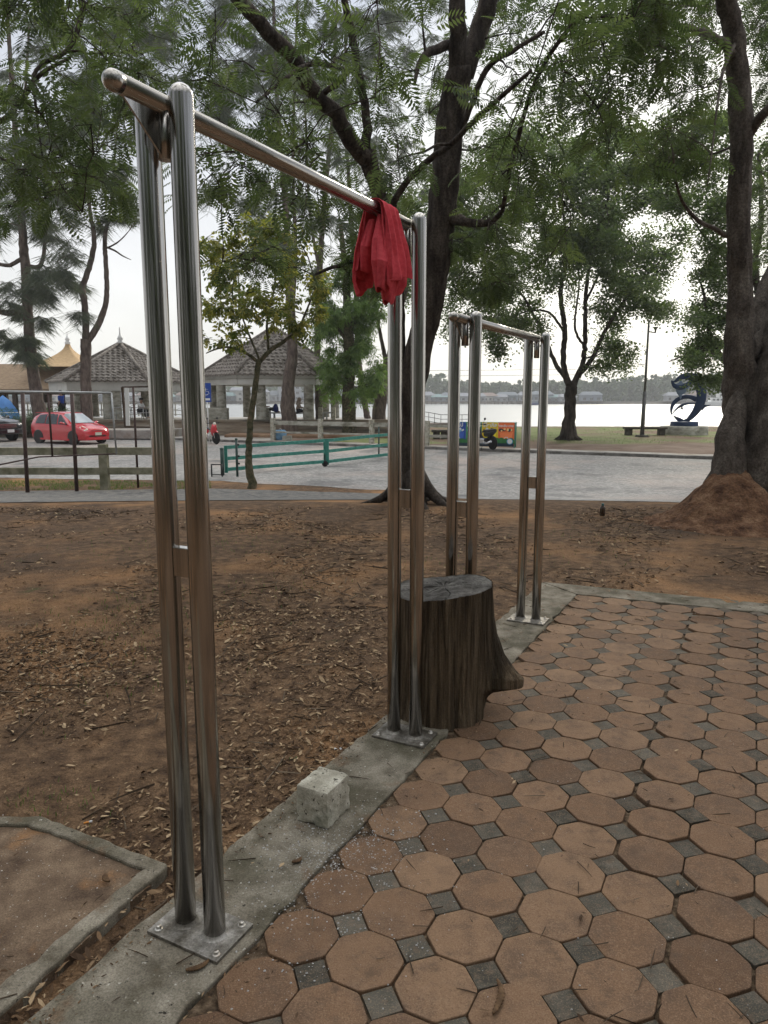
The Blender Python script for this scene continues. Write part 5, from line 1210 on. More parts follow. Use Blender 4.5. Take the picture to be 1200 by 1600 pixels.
# ================================================================== ROAD SIDE THINGS
# concrete guard rail far side
def k2(px, py): return G(px, py, 0)
fp = [P(x, y, 1) for x, y in ((285, 690),)]
t = thing('concrete_guardrail', (0, 0, PLAT), 'pale concrete post and rail fence between road pavement and terrace wall', 'fence')
A_ = Vector((P(427, 690, 1).x * 36.2, 36.2, 0)); Bp = Vector((P(667, 690, 1).x * 32.3, 32.3, 0)); stp = (Bp - A_) / 3
pp = [A_ + stp * k for k in range(-2, 4)]
pp[0:2] = []
for q in pp: MB().box((q.x, q.y, .55), (.20, .20, 1.1), rz=-.45).build('post', m_conc_l, t, bevel=.015)
for a, b in zip(pp, pp[1:]):
    MB().bar((a.x, a.y, .88), (b.x, b.y, .88), .12, .20).build('rail', m_conc_w, t); MB().bar((a.x, a.y, .42), (b.x, b.y, .42), .12, .08).build('rail', m_conc_w, t)
e_ = pp[-1] + Vector((2.3, -.2, 0)); MB().bar((pp[-1].x, pp[-1].y, .88), (e_.x, e_.y, .84), .10, .12).build('rail', m_conc_w, t); MB().bar((pp[-1].x, pp[-1].y, .42), (pp[-1].x + .9, pp[-1].y - .1, .42), .1, .12).build('rail', m_conc_w, t)
q = P(438, 684, 36.4); bxx = thing('blue_sack', (q.x, 36.4, PLAT), 'crumpled pale blue sack at the foot of the concrete guard rail', 'sack')
def sackf(u, v):
    a = u * 2 * math.pi; w_ = .30 * math.sin(math.pi * min(.97, .10 + v * .82)) ** .4; n__ = .04 * noise.noise((math.cos(a) * 2, math.sin(a) * 2, v * 3))
    return ((w_ + n__) * math.cos(a) * 1.1, (w_ + n__) * math.sin(a) * .7, .52 * v)
MB().grid(sackf, 26, 16, closeu=True).build('sack_body', mat('blue plastic', (.16, .33, .52), (.24, .42, .60), scale=4, rough=.6), bxx); MB().tube([(-.08, 0, .5), (0, 0, .58), (.1, .02, .5)], .02, 6).build('tie', m_whitec, bxx)
q = P(449, 688, 36); o = MB().box((0, 0, .12), (.5, .4, .24), taper=.85).build('brick_heap', m_conc_w, loc=(q.x, 36, PLAT), bevel=.03); tag(o, 'small heap of brick beside the pale blue sack', 'rubble')
# green swing gates
def gate(px0, py0b, px1, py1b, h0, h1, label, wheel=None, post=True):
    a = G(px0, py0b); b = G(px1, py1b)
    t = thing('green_gate', (a.x, a.y, a.z), label, 'gate', 'green three rail barrier gates across the road')
    d = b - a
    for k, f_ in enumerate((.08, .50, .93)):
        MB().bar(Vector((0, 0, h0 * f_ + .10)), d + Vector((0, 0, h1 * f_ + .10)), .05, .10).build('rail', m_green, t)
    MB().bar((0, 0, .06), (0, 0, h0 + .1), .09, .06).build('end_frame', m_green, t); MB().bar(d + Vector((0, 0, .12)), d + Vector((0, 0, h1 + .1)), .09, .06).build('end_frame', m_green, t)
    if wheel:
        w_ = MB().lathe([(0, -.03), (.09, -.03), (.10, 0), (.09, .03), (0, .03)], 16, Matrix.Translation(d + Vector((0, -.05, .10))) @ Matrix.Rotation(R(90), 4, 'X')).build('wheel', m_rubber, t)
        MB().bar(d + Vector((0, -.04, .1)), d + Vector((0, -.04, h1 * .5)), .03, .03).build('wheel_arm', m_black, t)
    # scuffed stencil marks
    mk = MB()
    for f_, c0 in ((.93, .49), (.50, .52), (.08, .50)):
        for k in range(5):
            s_ = c0 + k * .016; hh = h0 + (h1 - h0) * s_
            if rng.random() < .25: continue
            q = d * s_ + Vector((0, 0, hh * f_ + .10)); n_ = Vector((d.y, -d.x, 0)).normalized() * .0275
            mk.bar(q + n_ + Vector((0, 0, -.03 + rng.uniform(0, .02))), q + n_ + Vector((rng.uniform(-.02, .02), 0, .03)), .012, .004)
    if wheel: mk.build('stencil_marks', m_white, t)
    return t
ga = G(354, 742); gb = G(508, 729); gc = G(600, 716)
H0 = (P(354, 700, ga.y).z - ga.z - .03); H1 = (P(508, 689, gb.y).z - gb.z - .03); H2 = (P(600, 680, gc.y).z - gc.z - .03)
gate(354, 742, 508, 729, H0, H1, 'nearer green barrier gate with a small wheel at its free end', wheel=True)
gate(512, 729, 640, 713, H1, P(640, 676, G(640, 713).y).z - G(640, 713).z - .03, 'farther green barrier gate partly hidden by the front bars', wheel=False)
def gpost(px, pyb, pyt, w_, label, knobs=()):
    a = G(px, pyb); h = P(px, pyt, a.y).z - a.z
    t = thing('gate_post', tuple(a), label, 'post', 'dark green posts of the barrier gates')
    MB().tube([(0, 0, -.1), (0, 0, h)], w_, 12).build('shaft', m_dkgreen, t); MB().lathe([(w_ * 1.12, h - .02), (w_ * 1.12, h + .015), (0, h + .03)], 12).build('cap', m_dkgreen, t)
    for k in knobs: MB().tube([(w_, 0, h * k), (w_ + .05, 0, h * k)], .025, 8).build('hinge', m_black, t)
gpost(348, 743, 701, .055, 'thick dark green hinge post at the left end of the near gate')
gpost(371, 745, 686, .035, 'thin dark green post with hinge knobs in front of the near gate', (.35, .55, .85))
gpost(592, 713, 668, .028, 'thin dark green post beside the far gate, left of the bars')
a = G(331, 745); t = thing('hoop_barrier', tuple(a), 'low black hoop barrier left of the green gate', 'barrier')
MB().tube([(0, 0, -.05), (0, 0, .36)], .022, 8).build('post', m_black, t); MB().tube([(.30, 0, -.05), (.30, 0, .36)], .022, 8).build('post', m_black, t); MB().tube([(0, 0, .35), (.3, 0, .35)], .018, 8).build('top_rail', m_black, t); MB().tube([(0, 0, .06), (.3, 0, .06)], .014, 8).build('lower_rail', m_black, t)
# near concrete rail fence on the left
a = G(165, 765); zt = P(165, 694, a.y).z - a.z
t = thing('concrete_rail_fence', tuple(a), 'mossy concrete post and two rail fence on the near verge at left', 'fence')
m_cf = mat('mossy concrete', (.12, .115, .07), (.20, .19, .13), (.28, .26, .19), scale=4, rough=.92, bump=.5, bscale=24)
for k in (-2, -1, 0): MB().box((k * 2.9, k * .05, zt / 2 - .05), (.20, .18, zt + .1)).build('post', m_cf, t, bevel=.012)
MB().box((1.48, .05, zt / 2 - .05), (.20, .18, zt + .1)).build('post', m_cf, t, bevel=.012)
for y0, y1, hh in ((697, 713, .18), (728, 744, .17)):
    z_ = (P(165, (y0 + y1) / 2, a.y).z - a.z)
    for x0_, x1_ in ((-8.5, -5.9), (-5.7, -3.0), (-2.8, -.1), (.1, 1.38)):
        MB().box(((x0_ + x1_) / 2, .02 * (x0_ + x1_) / 2, z_), (x1_ - x0_, .10, hh)).build('rail', m_cf, t, bevel=.01)
# brown posts with pipe frame
for i, (px, yb, yt, r_, l_) in enumerate(((43, 770, 612, .045, 'thick rusty brown post, leftmost of three on the near verge'), (120, 768, 611, .045, 'thick rusty brown post, middle of three, in front of the red car'), (216, 762, 605, .028, 'thinner rusty brown post holding up the notice board'))):
    a = G(px, yb); h = P(px - 8, yt, a.y).z - a.z; tx = P(px - 8, yt, a.y).x - a.x
    t = thing('brown_post', tuple(a), l_, 'post', 'rusty brown posts on the near verge')
    MB().tube([(0, 0, -.1), (tx * .5, 0, h * .5), (tx, 0, h)], r_, 12).build('shaft', m_brownpipe, t); MB().lathe([(r_ * 1.05, -.015), (r_ * 1.05, .005), (0, .01)], 12, Matrix.Translation((tx, 0, h))).build('cap', m_brownpipe, t)
Dq = 13.6; t = thing('pipe_frame', (P(170, 700, Dq).x, Dq, gz(Dq)), 'thin grey pipe goal frame behind the rusty brown posts', 'frame')
o_ = Vector((P(170, 700, Dq).x, Dq, gz(Dq))); L_ = lambda x, y, d=Dq: P(x, y, d) - o_
MB().tube([L_(-60, 611), L_(174, 614)], .022, 8).build('top_pipe', m_galv, t); MB().tube([L_(174, 614), L_(182, 709)], .018, 8).build('upright', m_galv, t)
MB().tube([L_(182, 709), L_(60, 714, Dq + .2), L_(-20, 730, Dq - 1)], .014, 8).build('lower_pipe', m_brownpipe, t); MB().tube([L_(75, 612), L_(82, 714)], .020, 8).build('upright', m_brownpipe, t)
Dq = G(216, 762).y + .15; t = thing('notice_board', (P(216, 700, Dq).x, Dq, gz(Dq)), 'framed notice board seen nearly edge on between brown post and steel bars', 'notice board')
o_ = Vector(t.location); 
q0 = P(191, 605, Dq + .9) - o_; q1 = P(239, 604, Dq) - o_; q2 = P(196, 667, Dq + .9) - o_; q3 = P(243, 668, Dq) - o_
MB().bar(q0, q2, .07, .05).build('board_frame', m_dkwood, t); MB().bar(P(198, 606, Dq + .7) - o_, P(200, 665, Dq + .7) - o_, .03, .10).build('panel_edge', m_white, t)
MB().bar(q0, q1, .04, .04).build('board_frame', m_dkwood, t); MB().bar(q2, q3, .04, .04).build('board_frame', m_dkwood, t)
# blue disabled parking sign
Dq = 36.0; q = P(327, 690, Dq); t = thing('parking_sign', (q.x, Dq, PLAT), 'blue wheelchair parking sign on a thin white pole by the motorbike', 'sign')
zt = P(327, 602, Dq).z - PLAT
MB().tube([(0, 0, -.05), (-.04, 0, zt - .1)], .03, 8).build('pole', m_white, t)
sg = MB().box((-.04, -.05, zt - .35), (.46, .02, .92)).build('sign_plate', mat('sign blue', (.015, .06, .30), rough=.5), t)
mb = MB(); zc = zt - .25; yf = -.066
mb.tube([(-.07, yf, zc + .17), (-.07, yf, zc + .171)], .035, 10); mb.bar((-.07, yf, zc + .12), (-.06, yf, zc - .04), .035, .012); mb.bar((-.06, yf, zc - .04), (.06, yf, zc - .05), .035, .012); mb.bar((.06, yf, zc - .05), (.10, yf, zc - .17), .035, .012); mb.bar((-.07, yf, zc + .06), (.03, yf, zc + .05), .025, .012)
ring = [(-.05 + .13 * math.cos(a), yf, zc - .09 + .13 * math.sin(a)) for a in [R(100 + 20 * k) for k in range(12)]]
mb.tube(ring, .014, 6); mb.box((-.04, yf, zt - .68), (.34, .008, .10)); mb.build('wheelchair_symbol', m_white, sg)

# ---- vehicles
def car(name, loc, rz, label, cat, stn, paint, wheels, cabin, group=None, wr=.30, front=None, plate_z=.5):
    t = thing(name, loc, label, cat, group, rz)
    def sec(s_):
        x, zb, zbelt, zt, wl, wb, wt = s_
        half = [(0, zb), (wl * .9, zb), (wl, zb + .07), (wb, (zb + zbelt) / 2 + .03), (wb, zbelt - .05), (wb * .97, zbelt), (wb * .5 + wt * .5, (zbelt + zt) / 2 + .01), (wt, zt - .06), (wt * .82, zt), (0, zt + .015)]
        return [(x, y, z) for y, z in half] + [(x, -y, z) for y, z in reversed(half[1:-1])]
    rings = [sec(s_) for s_ in stn]; m_ = len(rings[0]); mb = MB()
    vs = [p for r_ in rings for p in r_]
    fs = [(i * m_ + k, i * m_ + (k + 1) % m_, (i + 1) * m_ + (k + 1) % m_, (i + 1) * m_ + k) for i in range(len(rings) - 1) for k in range(m_)]
    fs += [tuple(reversed(range(m_))), tuple((len(rings) - 1) * m_ + k for k in range(m_))]
    mb.add(vs, fs, True); bo = mb.build('body', paint, t)
    ed = bo.modifiers.new('s', 'EDGE_SPLIT'); ed.split_angle = R(42)
    # glass: side windows between the belt (5) and roof (7), screens across the top
    def lerp(a, b, f): return Vector(a).lerp(Vector(b), f)
    def at(xx, idx):
        for i in range(len(stn) - 1):
            if stn[i][0] <= xx <= stn[i + 1][0]:
                return lerp(rings[i][idx], rings[i + 1][idx], (xx - stn[i][0]) / (stn[i + 1][0] - stn[i][0]))
    for (xa, xb, xc, xd) in cabin['side']:            # bottom rear, bottom front, top front, top rear
        for sg in (1, -1):
            pts = []
            nseg = 6
            for f in [k / nseg for k in range(nseg + 1)]:
                lo = at(xa + (xb - xa) * f, 5); hi = at(xd + (xc - xd) * f, 7)
                md = at((xa + (xb - xa) * f + xd + (xc - xd) * f) / 2, 6)
                pts.append((lo + Vector((0, .012, .015)), md + Vector((0, .012, 0)), hi + Vector((0, .012, -.02))))
            g = MB(); vv = [Vector((q.x, q.y * sg, q.z)) for tr in pts for q in tr]
            ff = [(3 * k + j, 3 * k + 3 + j, 3 * k + 4 + j, 3 * k + 1 + j) for k in range(nseg) for j in range(2)]
            if sg > 0: ff = [tuple(reversed(f)) for f in ff]
            g.add(vv, ff, True); g.build('side_window', m_glass, t)
    for nm, (xa, xb) in cabin['screens'].items():     # from roof station xa to bonnet station xb
        g = MB(); rows = 7; vv = []
        for k in range(rows):
            x = xa + (xb - xa) * k / (rows - 1)
            a_, b_, c_ = at(x, 7), at(x, 8), at(x, 9); o_ = Vector((.012 * (1 if xb > xa else -1), 0, .012))
            for q, sy in ((a_, 1), (b_, 1), (c_, 1), (b_, -1), (a_, -1)): vv.append(Vector((q.x, q.y * sy * .95, q.z)) + o_)
        ff = [(5 * k + j, 5 * k + j + 1, 5 * k + 6 + j, 5 * k + 5 + j) for k in range(rows - 1) for j in range(4)]
        g.add(vv, ff, True); g.build(nm, cabin.get('screenmat', m_glass), t)
    for wx in wheels:
        for sy in (1, -1):
            wy = cabin['wy'] * sy; Mx = Matrix.Translation((wx, wy, wr)) @ Matrix.Rotation(R(90) * -sy, 4, 'X')
            w_ = MB().lathe([(wr * .62, -.10), (wr * .95, -.10), (wr, -.06), (wr, .05), (wr * .95, .085), (wr * .66, .085), (wr * .62, .05)], 28, Mx).build('wheel', m_rubber, t)
            mb = MB(); mb.lathe([(wr * .66, .07), (wr * .60, .088), (wr * .57, .07), (wr * .54, .02)], 28, Mx); mb.lathe([(0, .07), (wr * .14, .07), (wr * .14, .05)], 12, Mx)
            for k in range(8):
                a = k * math.pi / 4; mb.bar(Mx @ Vector((0, 0, .055)), Mx @ Vector((math.cos(a) * wr * .6, math.sin(a) * wr * .6, .06)), .03, .02)
            mb.build('rim', m_chrome, w_); MB().lathe([(0, .015), (wr * .6, .015)], 20, Mx).build('hub_shadow', m_black, w_)
            MB().lathe([(wr * 1.0, -.03), (wr * 1.16, -.03), (wr * 1.16, .012), (wr * 1.0, .012)], 28, Matrix.Translation((wx, (cabin['hw'] - .004) * sy, wr + .02)) @ Matrix.Rotation(R(90) * -sy, 4, 'X')).build('wheel_arch', m_black, t)
    return t, at
stn = [(-1.92, .42, .72, .76, .60, .64, .60), (-1.88, .28, .92, 1.00, .74, .76, .66), (-1.72, .22, .97, 1.34, .81, .82, .60), (-1.35, .20, .96, 1.46, .835, .84, .60), (-.3, .19, .94, 1.52, .845, .848, .62), (.30, .19, .93, 1.47, .845, .848, .61), (.72, .19, .925, 1.22, .845, .848, .64), (1.10, .19, .91, .965, .84, .84, .70), (1.50, .19, .84, .885, .83, .83, .70), (1.80, .20, .70, .76, .77, .80, .68), (1.93, .26, .56, .60, .66, .70, .55)]
ws = mat('windscreen', (.30, .34, .36), rough=.08, spec=.9)
th = math.atan2(-.48, .877)
cp = P(110, 680, 35.6)
t, at_ = car('red_car', (cp.x, 35.6, -.592), th, 'glossy red five door hatchback parked on the road before the left pavilion', 'car', stn, m_redcar, (-1.25, 1.22),
             dict(side=[(-1.45, -.75, -.72, -1.30), (-.70, .15, .05, -.66), (.22, .92, .42, .12)], screens=dict(windscreen=(.36, 1.06), rear_window=(-1.42, -1.80)), screenmat=ws, wy=.76, hw=.85))
for sy in (1, -1):
    MB().grid(lambda u, v: (1.52 + .33 * u, sy * (.50 + .27 * v - .05 * u), .83 - .15 * u - .10 * v + .035), 8, 6).build('headlight', m_lamp, t).modifiers.new('t', 'SOLIDIFY').thickness = .03
    MB().tube([(.78, sy * .86, .98), (.70, sy * 1.0, 1.02)], [.05, .09], 10, flat=.6, round1=True).build('mirror', m_redcar, t)
    for x in (-.95, -.02): MB().bar((x, sy * .856, .80), (x + .15, sy * .856, .80), .02, .025).build('door_handle', m_redcar, t)
    MB().bar((-1.1, sy * .85, .235), (1.0, sy * .85, .235), .05, .09).build('side_skirt', m_redcar, t); MB().bar((-.95, sy * .855, .58), (.85, sy * .855, .56), .012, .03).build('rub_strip', m_redcar, t)
    MB().bar((-1.885, sy * .62, .75), (-1.80, sy * .66, 1.10), .05, .10).build('tail_light', mat('tail light', (.35, .01, .01), rough=.2), t)
mb = MB(); mb.box((1.90, 0, .40), (.06, 1.0, .10)); mb.build('lower_grille', m_black, t, bevel=.01); MB().box((1.885, 0, .635), (.05, .62, .05)).build('upper_grille', m_black, t)
MB().box((1.945, .05, .50), (.012, .36, .14)).build('number_plate', mat('plate', (.62, .60, .50), rough=.5), t); MB().box((1.88, 0, .25), (.14, 1.36, .10)).build('front_lip', m_redcar, t, bevel=.02)
MB().box((-1.72, 0, 1.47), (.22, 1.0, .03)).build('spoiler', m_redcar, t, bevel=.01); MB().bar((1.10, -.1, .99), (1.06, .5, 1.0), .012, .012).build('wiper', m_black, t)
stn = [(-2.6, .5, .95, 1.0, .80, .84, .8), (-2.5, .42, 1.12, 1.15, .86, .88, .8), (-1.1, .40, 1.12, 1.15, .90, .91, .8), (-1.02, .40, 1.12, 1.7, .90, .91, .68), (.3, .38, 1.10, 1.76, .90, .91, .68), (.55, .38, 1.10, 1.70, .90, .91, .67), (1.05, .38, 1.10, 1.2, .90, .91, .78), (1.5, .38, 1.08, 1.13, .90, .90, .74), (2.2, .40, 1.02, 1.07, .88, .88, .72), (2.45, .45, .90, .93, .84, .84, .7), (2.52, .5, .8, .82, .76, .78, .6)]
hd = Vector((math.cos(th), math.sin(th), 0)); fc = P(14, 690, 36.6); cp = fc - hd * 2.5
t, at_ = car('pickup_truck', (cp.x, cp.y, -.592), th, 'black pickup truck cut by the left edge, parked behind the red car', 'pickup truck', stn, m_blkcar, (-1.6, 1.55), dict(side=[(-.9, -.15, -.15, -.85), (-.08, .9, .5, -.08)], screens=dict(windscreen=(.58, 1.04)), screenmat=ws, wy=.80, hw=.91), wr=.38)
for sy in (1, -1):
    MB().grid(lambda u, v: (2.22 + .22 * u, sy * (.58 + .25 * v), 1.0 - .22 * u - .03), 6, 5).build('headlight', m_lamp, t).modifiers.new('t', 'SOLIDIFY').thickness = .03
    MB().tube([(1.0, sy * .92, 1.12), (.95, sy * 1.08, 1.18)], [.05, .10], 10, round1=True).build('mirror', m_blkcar, t)
mb = MB()
for k in range(3): mb.box((2.50, 0, .74 + k * .07), (.06, .95, .028))
mb.build('grille', m_chrome, t); MB().box((2.56, 0, .50), (.18, 1.7, .24)).build('bumper', m_blkcar, t, bevel=.04); MB().box((2.66, .05, .55), (.012, .36, .15)).build('number_plate', m_white, t)
def motorbike(loc, rz, label, paint, paint2):
    t = thing('motorbike', loc, label, 'motorbike', None, rz)
    for x in (-.62, .62):
        w_ = MB().lathe([(.22, -.035), (.27, -.04), (.29, 0), (.27, .04), (.22, .035)], 28, Matrix.Translation((x, 0, .29)) @ Matrix.Rotation(R(90), 4, 'X')).build('wheel', m_rubber, t)
        mb = MB(); Mx = Matrix.Translation((x, 0, .29)) @ Matrix.Rotation(R(90), 4, 'X'); mb.lathe([(.22, -.02), (.235, 0), (.22, .02)], 24, Mx)
        for k in range(6): a = k * math.pi / 3; mb.bar(Mx @ Vector((0, 0, 0)), Mx @ Vector((math.cos(a) * .22, math.sin(a) * .22, 0)), .02, .02)
        mb.build('rim', m_chrome, w_)
    for sy in (.07, -.07): MB().tube([(.62, sy, .29), (.50, sy, .62), (.44, sy * .6, .85)], .022, 8).build('fork', m_chrome, t)
    MB().tube([(.44, 0, .80), (.36, 0, .60), (.18, 0, .42), (-.15, 0, .38), (-.55, 0, .55)], [.09, .12, .12, .12, .07], 12, flat=.7).build('frame_body', paint2, t)
    MB().tube([(.50, 0, .95), (.46, 0, .80), (.44, 0, .60), (.36, 0, .42)], [.10, .14, .17, .08], 14, flat=1.0).build('front_fairing', paint, t)
    MB().tube([(-.10, 0, .62), (-.45, 0, .66), (-.80, 0, .78)], [.10, .13, .05], 12, flat=1.1).build('rear_fairing', paint, t)
    MB().tube([(.10, 0, .70), (-.15, 0, .76), (-.50, 0, .78), (-.74, 0, .83)], [.05, .11, .12, .07], 12, flat=.55, round0=True, round1=True).build('seat', m_black, t)
    MB().tube([(.36, -.33, 1.00), (.42, -.12, 1.0), (.43, .12, 1.0), (.36, .33, 1.00)], .016, 8).build('handlebar', m_black, t)
    for sy in (1, -1):
        MB().tube([(.36, sy * .24, 1.0), (.36, sy * .35, 1.0)], .024, 8).build('grip', m_rubber, t); MB().tube([(.40, sy * .22, 1.02), (.36, sy * .27, 1.2)], .008, 6).build('mirror_stem', m_black, t); MB().lathe([(0, -.01), (.055, 0), (0, .01)], 12, Matrix.Translation((.35, sy * .28, 1.23)) @ Matrix.Rotation(R(90), 4, 'Y')).build('mirror', m_black, t)
    MB().lathe([(.0, .06), (.07, .04), (.085, 0), (.07, -.03)], 16, Matrix.Translation((.52, 0, .97)) @ Matrix.Rotation(R(90), 4, 'Y')).build('headlight', m_lamp, t)
    MB().tube([(.78, 0, .58), (.66, 0, .625), (.52, 0, .60), (.42, 0, .50)], [.03, .065, .06, .03], 10, flat=.5).build('front_mudguard', paint, t)
    MB().box((.0, 0, .34), (.34, .26, .24)).build('engine', m_chrome, t, bevel=.05); MB().tube([(.05, .14, .24), (-.4, .17, .26), (-.75, .18, .36)], [.025, .04, .045], 10).build('exhaust', m_chrome, t)
    MB().tube([(-.1, .1, .3), (-.18, .25, .0)], .014, 6).build('kickstand', m_black, t)
    return t
q = P(330, 699, 35.0); motorbike((q.x - .1, 35.0, -.592), -.75, 'red and white step through motorbike by the blue parking sign', m_redcar, m_white)
# ---- recycling bin shelter with printed panels
q0 = P(716, 702, 31.0)
a_ = P(703, 703, 31.3); b_ = P(803, 705, 30.6); t = thing('recycling_shelter', (a_.x, a_.y, PLAT + .01), 'steel recycling bin shelter faced with blue green yellow and orange panels', 'recycling station', rz=math.atan2(b_.y - a_.y, b_.x - a_.x))
Wt = (Vector((b_.x, b_.y)) - Vector((a_.x, a_.y))).length; Ht = P(750, 660, 30.9).z - PLAT - .01; z0_ = .06
pw = Wt / 4
cols = [((.015, .07, .33), 'blue'), ((.02, .24, .09), 'green'), ((.80, .56, .02), 'yellow'), ((.85, .17, .045), 'orange')]
dkg = mat('printed hills', (.02, .12, .03), (.04, .20, .05), scale=3, rough=.6); dkb = mat('printed dark', (.01, .03, .05), rough=.6); m_lb = mat('printed pale blue', (.12, .38, .62), rough=.6); m_lo = mat('printed light', (.92, .68, .30), rough=.6)
def flatp(mb, poly, y, th=.003): 
    n = len(poly); mb.add([(x, y, z) for x, z in poly] + [(x, y - th, z) for x, z in poly], [tuple(range(n)), tuple(reversed(range(n, 2 * n)))] + [((i + 1) % n, i, n + i, n + (i + 1) % n) for i in range(n)])
def ell(cx, cz, rx, rz, n=18, a0=0, a1=360): return [(cx + rx * math.cos(R(a0 + (a1 - a0) * k / n)), cz + rz * math.sin(R(a0 + (a1 - a0) * k / n))) for k in range(n if a1 - a0 == 360 else n + 1)]
for k, (c_, nm) in enumerate(cols):
    pn = MB().box((pw * (k + .5), 0, (Ht + z0_) / 2), (pw - .012, .03, Ht - z0_)).build('panel', mat('panel ' + nm, c_, rough=.45), t); cx_ = pw * (k + .5)
    pn['label'] = nm + ' printed waste sorting panel'
    lb = tuple(min(1, x * 1.45 + .03) for x in c_)
    mb = MB(); flatp(mb, [(cx_ - .27, Ht * .60), (cx_ + .27, Ht * .60), (cx_ + .20, Ht * .22), (cx_ - .20, Ht * .22)], -.018); flatp(mb, [(cx_ - .29, Ht * .625), (cx_ + .29, Ht * .625), (cx_ + .29, Ht * .605), (cx_ - .29, Ht * .605)], -.018); mb.build('printed_bin', mat('bin ' + nm, lb, rough=.5), pn)
    mb = MB()
    for j in range(3):                       # recycling arrows
        a0 = 90 + 120 * j
        arc = [(cx_ + .075 * math.cos(R(a0 + d)), -.024, Ht * .36 + .075 * math.sin(R(a0 + d))) for d in range(10, 95, 14)]
        mb.tube(arc, .014, 5); e0_ = arc[-1]; aa = R(a0 + 100); mb.add([(cx_ + .045 * math.cos(aa - .15), -.0245, Ht * .36 + .045 * math.sin(aa - .15)), (cx_ + .108 * math.cos(aa - .15), -.0245, Ht * .36 + .108 * math.sin(aa - .15)), (cx_ + .075 * math.cos(aa + .45), -.0245, Ht * .36 + .075 * math.sin(aa + .45))], [(0, 1, 2)])
    mb.build('recycling_symbol', m_white, pn)
    mb = MB(); r8 = random.Random(k + 3)
    for j in range(7): flatp(mb, ell(cx_ + r8.uniform(-.26, .26), Ht * .69 + r8.uniform(-.04, .05), r8.uniform(.03, .07), r8.uniform(.03, .07), 9), -.0185 - .002 * j)
    mb.build('printed_rubbish', (m_lb, m_lb, dkb, dkb)[k], pn)
    mb = MB()
    for j in range(4): flatp(mb, ell(cx_ + r8.uniform(-.24, .24), Ht * .69 + r8.uniform(-.03, .06), r8.uniform(.02, .05), r8.uniform(.03, .06), 9), -.034 - .002 * j)
    mb.build('printed_rubbish', (m_white, m_lo, m_white, m_lo)[k], pn)
    # heading in Thai lettering
    cu = bpy.data.curves.new('heading', 'FONT'); cu.body = ('ทั่วไป', 'อินทรีย์', 'รีไซเคิล', 'ขยะอันตราย')[k]; cu.size = .22; cu.align_x = 'CENTER'; cu.extrude = .002; cu.offset = .006
    to = bpy.data.objects.new('heading', cu); COL.objects.link(to); bpy.context.view_layer.update()
    me = bpy.data.meshes.new_from_object(to.evaluated_get(bpy.context.evaluated_depsgraph_get())); COL.objects.unlink(to); bpy.data.objects.remove(to)
    hw = max([abs(v.co.x) for v in me.vertices] or [.2]); fsc = min(1.0, pw * .44 / hw)
    ho = bpy.data.objects.new('heading', me); me.materials.clear(); me.materials.append(m_white); COL.objects.link(ho); ho.parent = pn; ho.location = (cx_, -.022, Ht * .83); ho.rotation_euler = (R(90), 0, 0); ho.scale = (fsc, fsc, 1)
mb = MB(); r8 = random.Random(2)
for j in range(26): flatp(mb, ell(pw * .2 + (Wt - pw * .4) * j / 25, .12 + z0_, r8.uniform(.14, .22), r8.uniform(.12, .26), 12, 0, 180), -.040 - .0013 * (j % 7))
mb.build('printed_bushes', dkg, t); mb = MB(); flatp(mb, [(.01, z0_), (Wt - .01, z0_), (Wt - .01, z0_ + .14), (.01, z0_ + .14)], -.052); mb.build('printed_base', dkb, t)
mb = MB(); flatp(mb, ell(Wt - .18, .28, .13, .13, 20), -.056); mb.build('round_badge', m_lb, t); mb = MB(); flatp(mb, ell(Wt - .18, .28, .10, .10, 20), -.060); flatp(mb, ell(Wt - .20, .29, .035, .05, 10), -.064); mb.build('badge_emblem', m_white, t)
for x, y in ((0, .04), (Wt, .04), (0, .75), (Wt, .75)): MB().box((x, y, Ht / 2), (.05, .05, Ht)).build('frame_post', m_green, t)
for s_ in ((0, .75, Ht, Wt, .75), ): MB().bar((0, .75, Ht - .03), (Wt, .75, Ht - .03), .04, .04).build('top_bar', m_green, t)
for x in (0, Wt):
    MB().bar((x, .06, Ht - .03), (x, .73, Ht - .03), .04, .04).build('top_bar', m_green, t); MB().bar((x, .06, .1), (x, .73, Ht - .05), .025, .025).build('cross_brace', m_green, t); MB().bar((x, .73, .1), (x, .06, Ht - .05), .025, .025).build('cross_brace', m_green, t)
q = P(752, 703, 30.0); motorbike((q.x + .1, 30.0, PLAT + .01), 2.05, 'dark motorbike parked in front of the coloured recycling panels', m_black, m_dkcl)
# stone benches on the lawn, lamp, sculpture
def stonebench(x0, x1, D, label, py):
    a = P(x0, py, D); b = P(x1, py, D); w_ = b.x - a.x
    t = thing('stone_bench', ((a.x + b.x) / 2, D, PLAT), label, 'bench', 'stone slab benches on the lawn', -.04)
    MB().box((0, 0, .41), (w_, .55, .12)).build('seat', m_conc_w2, t, bevel=.02)
    for s_ in (-1, 1): MB().box((s_ * (w_ / 2 - .26), 0, .18), (.34, .42, .345)).build('leg', m_conc_w2, t, bevel=.02)
    return t
m_conc_w2 = mat('dark stone', (.05, .045, .035), (.11, .10, .08), scale=4, rough=.85, bump=.4)
stonebench(975, 1040, 41, 'long dark stone bench between the lamp post and the sculpture', 676)
stonebench(674, 702, 37.5, 'short stone bench partly hidden behind the rear bar posts', 686)
Dq = 39.2; q = P(1003, 683, Dq); t = thing('lamp_post', (q.x, Dq, PLAT), 'slightly leaning grey lamp post in front of the long stone bench', 'lamp post')
tp = P(1014, 500, Dq); o_ = Vector((q.x, Dq, PLAT)); md = P(1007.5, 612, Dq) - o_; tp = tp - o_
MB().box((0, 0, .05), (.62, .62, .14), taper=.8).build('base_plinth', m_conc_w2, t, bevel=.02); MB().tube([(0, 0, .08), md], [.105, .085], 12).build('lower_pole', m_galv_d, t) if False else None
